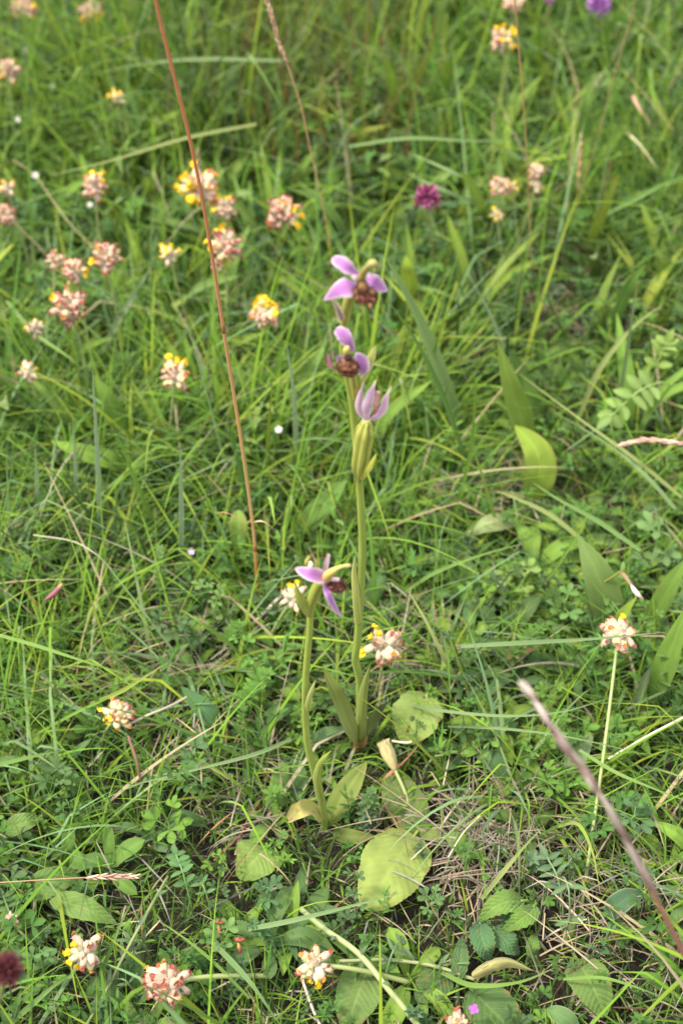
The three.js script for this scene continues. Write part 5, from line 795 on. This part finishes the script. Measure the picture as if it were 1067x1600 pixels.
const arcs = [
  ['arched olive blade at left above the lower cream head', [[10, 470, .05], [60, 525, .08], [110, 560, .085], [150, 595, .06]], 8, [0.14, 0.23, 0.05]],
  ['pale arched blade with a bleached end at right', [[905, 650, .02], [938, 575, .06], [985, 515, .085], [1040, 472, .09]], 12, OL],
  ['long pale blade slanting down right through the right middle', [[1066, 778, .04], [985, 712, .06], [906, 655, .07], [800, 576, .075]], 8, OL],
  ['green blade slanting down right below the bright rounded leaf tip', [[1055, 795, .04], [1010, 745, .055], [960, 702, .06], [856, 637, .065]], 9, GL2],
  ['grey green blade running down to the wide upright leaf', [[910, 845, .04], [860, 805, .05], [804, 778, .055], [768, 765, .055]], 10, OL],
  ['green blade running down right across the trefoil leaves', [[1000, 860, .05], [930, 812, .06], [872, 780, .065], [830, 752, .065]], 10, [0.12, 0.21, 0.06]],
  ['arched green blade with its tip at the right, left of the wide upright leaf', [[632, 925, .02], [680, 895, .045], [750, 868, .055], [834, 845, .05]], 8, [0.13, 0.22, 0.05]],
  ['thin upright slanting blade left of the wide upright leaf', [[852, 910, .02], [880, 870, .05], [903, 835, .065], [926, 785, .08]], 7, BR],
  ['pale green blade rising steeply right of the vetch head by the orchid', [[712, 1062, .01], [690, 1020, .03], [664, 968, .045], [636, 920, .05]], 10, OL],
  ['long level blade crossing in front of the half dome head', [[720, 1010, .05], [830, 1004, .075], [930, 998, .085], [1045, 987, .085]], 10, GL2, [0.24, 0.16, 0.18]],
  ['level grey blade arching behind the pinkish stalk tip', [[632, 1100, .02], [700, 1112, .045], [800, 1119, .055], [880, 1112, .055], [965, 1086, .05]], 7, GL2],
  ['thin level blade crossing the pinkish stalk', [[700, 1135, .02], [790, 1139, .045], [880, 1150, .05], [1030, 1184, .045]], 6, [0.15, 0.22, 0.09]],
  ['green blade running down to the right edge under the pinkish stalk tip', [[905, 1172, .04], [960, 1206, .045], [1020, 1232, .045], [1080, 1255, .04]], 8, [0.15, 0.24, 0.06]],
  ['pale green blade slanting at the lower right of the straw patch', [[752, 1405, .015], [790, 1358, .03], [815, 1328, .032], [850, 1290, .025]], 10, OL],
  ['yellow green blade bent down left of the near stalk', [[870, 1292, .02], [905, 1290, .045], [925, 1330, .045], [938, 1398, .03]], 8, YG],
  ['wide grey green blade lying across the bottom under the largest round leaf', [[388, 1452, .03], [450, 1440, .04], [540, 1418, .042], [634, 1393, .04]], 11, GL2],
  ['green blade slanting down at the bottom left of the orange tipped head', [[330, 1470, .025], [391, 1535, .035], [440, 1605, .02]], 12, [0.12, 0.2, 0.07]],
  ['straight green blade from the red buds to the upper left', [[390, 1560, .015], [330, 1500, .03], [280, 1460, .035], [240, 1434, .03]], 7, [0.12, 0.21, 0.04]],
  ['green blade upright behind the yellow head at bottom left', [[150, 1545, .015], [170, 1490, .035], [190, 1440, .045], [208, 1405, .05]], 8, [0.10, 0.185, 0.04]],
  ['pair blade slanting at the bottom left corner', [[10, 1605, .015], [50, 1570, .03], [85, 1540, .035], [122, 1515, .03]], 12, [0.11, 0.195, 0.05]],
  ['pale level blade tapering left, left of the short orchid stem', [[455, 1155, .03], [400, 1178, .045], [300, 1204, .05], [195, 1230, .045]], 9, GL2],
  ['level green blade at the left edge in the lower half', [[-40, 1205, .03], [20, 1190, .045], [70, 1178, .045], [110, 1172, .035]], 9, [0.11, 0.2, 0.04]],
  ['thin blade slanting up right towards the dark pointed leaf', [[60, 1145, .02], [130, 1108, .04], [180, 1085, .04], [215, 1060, .035]], 6, BR],
  ['long blade drooping from the left edge across the lower left grass', [[-30, 985, .06], [60, 1010, .08], [140, 1036, .08], [222, 1060, .06]], 8, [0.14, 0.24, 0.05]],
  ['yellow green blade rising right in the left middle', [[140, 1100, .02], [190, 1080, .05], [230, 1055, .055], [270, 1030, .05]], 9, YG],
  ['bright green blade with its tip at the upper left, above the dark leaf', [[372, 1020, .015], [340, 992, .05], [312, 972, .065], [280, 950, .07]], 10, BR],
  ['blurred pale blade lying level near the top left', [[440, 95, .13], [320, 92, .13], [220, 100, .12], [143, 116, .11]], 8, GL2],
  ['long olive blade lying across the upper left, crossing the orange stalk', [[400, 194, .13], [290, 216, .13], [170, 252, .12], [70, 276, .10]], 8, OL],
  ['long level blade in the upper middle right of the seed head stalk', [[545, 229, .12], [640, 216, .14], [740, 220, .14], [835, 216, .12]], 8, [0.13, 0.21, 0.07]],
  ['blurred blade slanting above the purple clover', [[755, 290, .10], [705, 268, .12], [660, 248, .12], [635, 238, .11]], 7, [0.16, 0.24, 0.09]],
  ['blurred grey green blade under the purple clover, slanting right', [[745, 318, .08], [695, 298, .10], [655, 280, .10], [636, 270, .09]], 8, GL2],
  ['blurred green blade rising to the right edge in the upper half', [[940, 340, .06], [990, 312, .10], [1035, 288, .11], [1085, 270, .11]], 12, [0.11, 0.21, 0.05]],
  ['blurred short straw slanting at upper right', [[980, 207, .10], [1005, 233, .10], [1028, 266, .09]], 5, SW],
  ['pinkish brown dead leaf blade at upper right', [[988, 150, .11], [1000, 170, .11], [1016, 194, .10]], 10, [0.44, 0.27, 0.19]],
  ['yellow arched blade near the bottom right, below the dead rolled leaf', [[690, 1520, .012], [740, 1540, .03], [810, 1535, .035], [872, 1510, .03]], 11, [0.13, 0.22, 0.04]],
  ['green arched blade at bottom right across the veined oval leaf', [[880, 1530, .02], [940, 1528, .035], [1000, 1545, .035], [1070, 1575, .02]], 7, [0.14, 0.24, 0.05]],
  ['olive blade at lower right with an orange tip near the stalk', [[940, 1455, .02], [980, 1455, .03], [1020, 1448, .03], [1050, 1432, .025]], 8, [0.12, 0.18, 0.03], [0.38, 0.22, 0.04]],
];
for (const [l, p, w, c, tip] of arcs) longBlade(l, p, w * 0.78, c, { tip });

renderer.render(scene, camera);
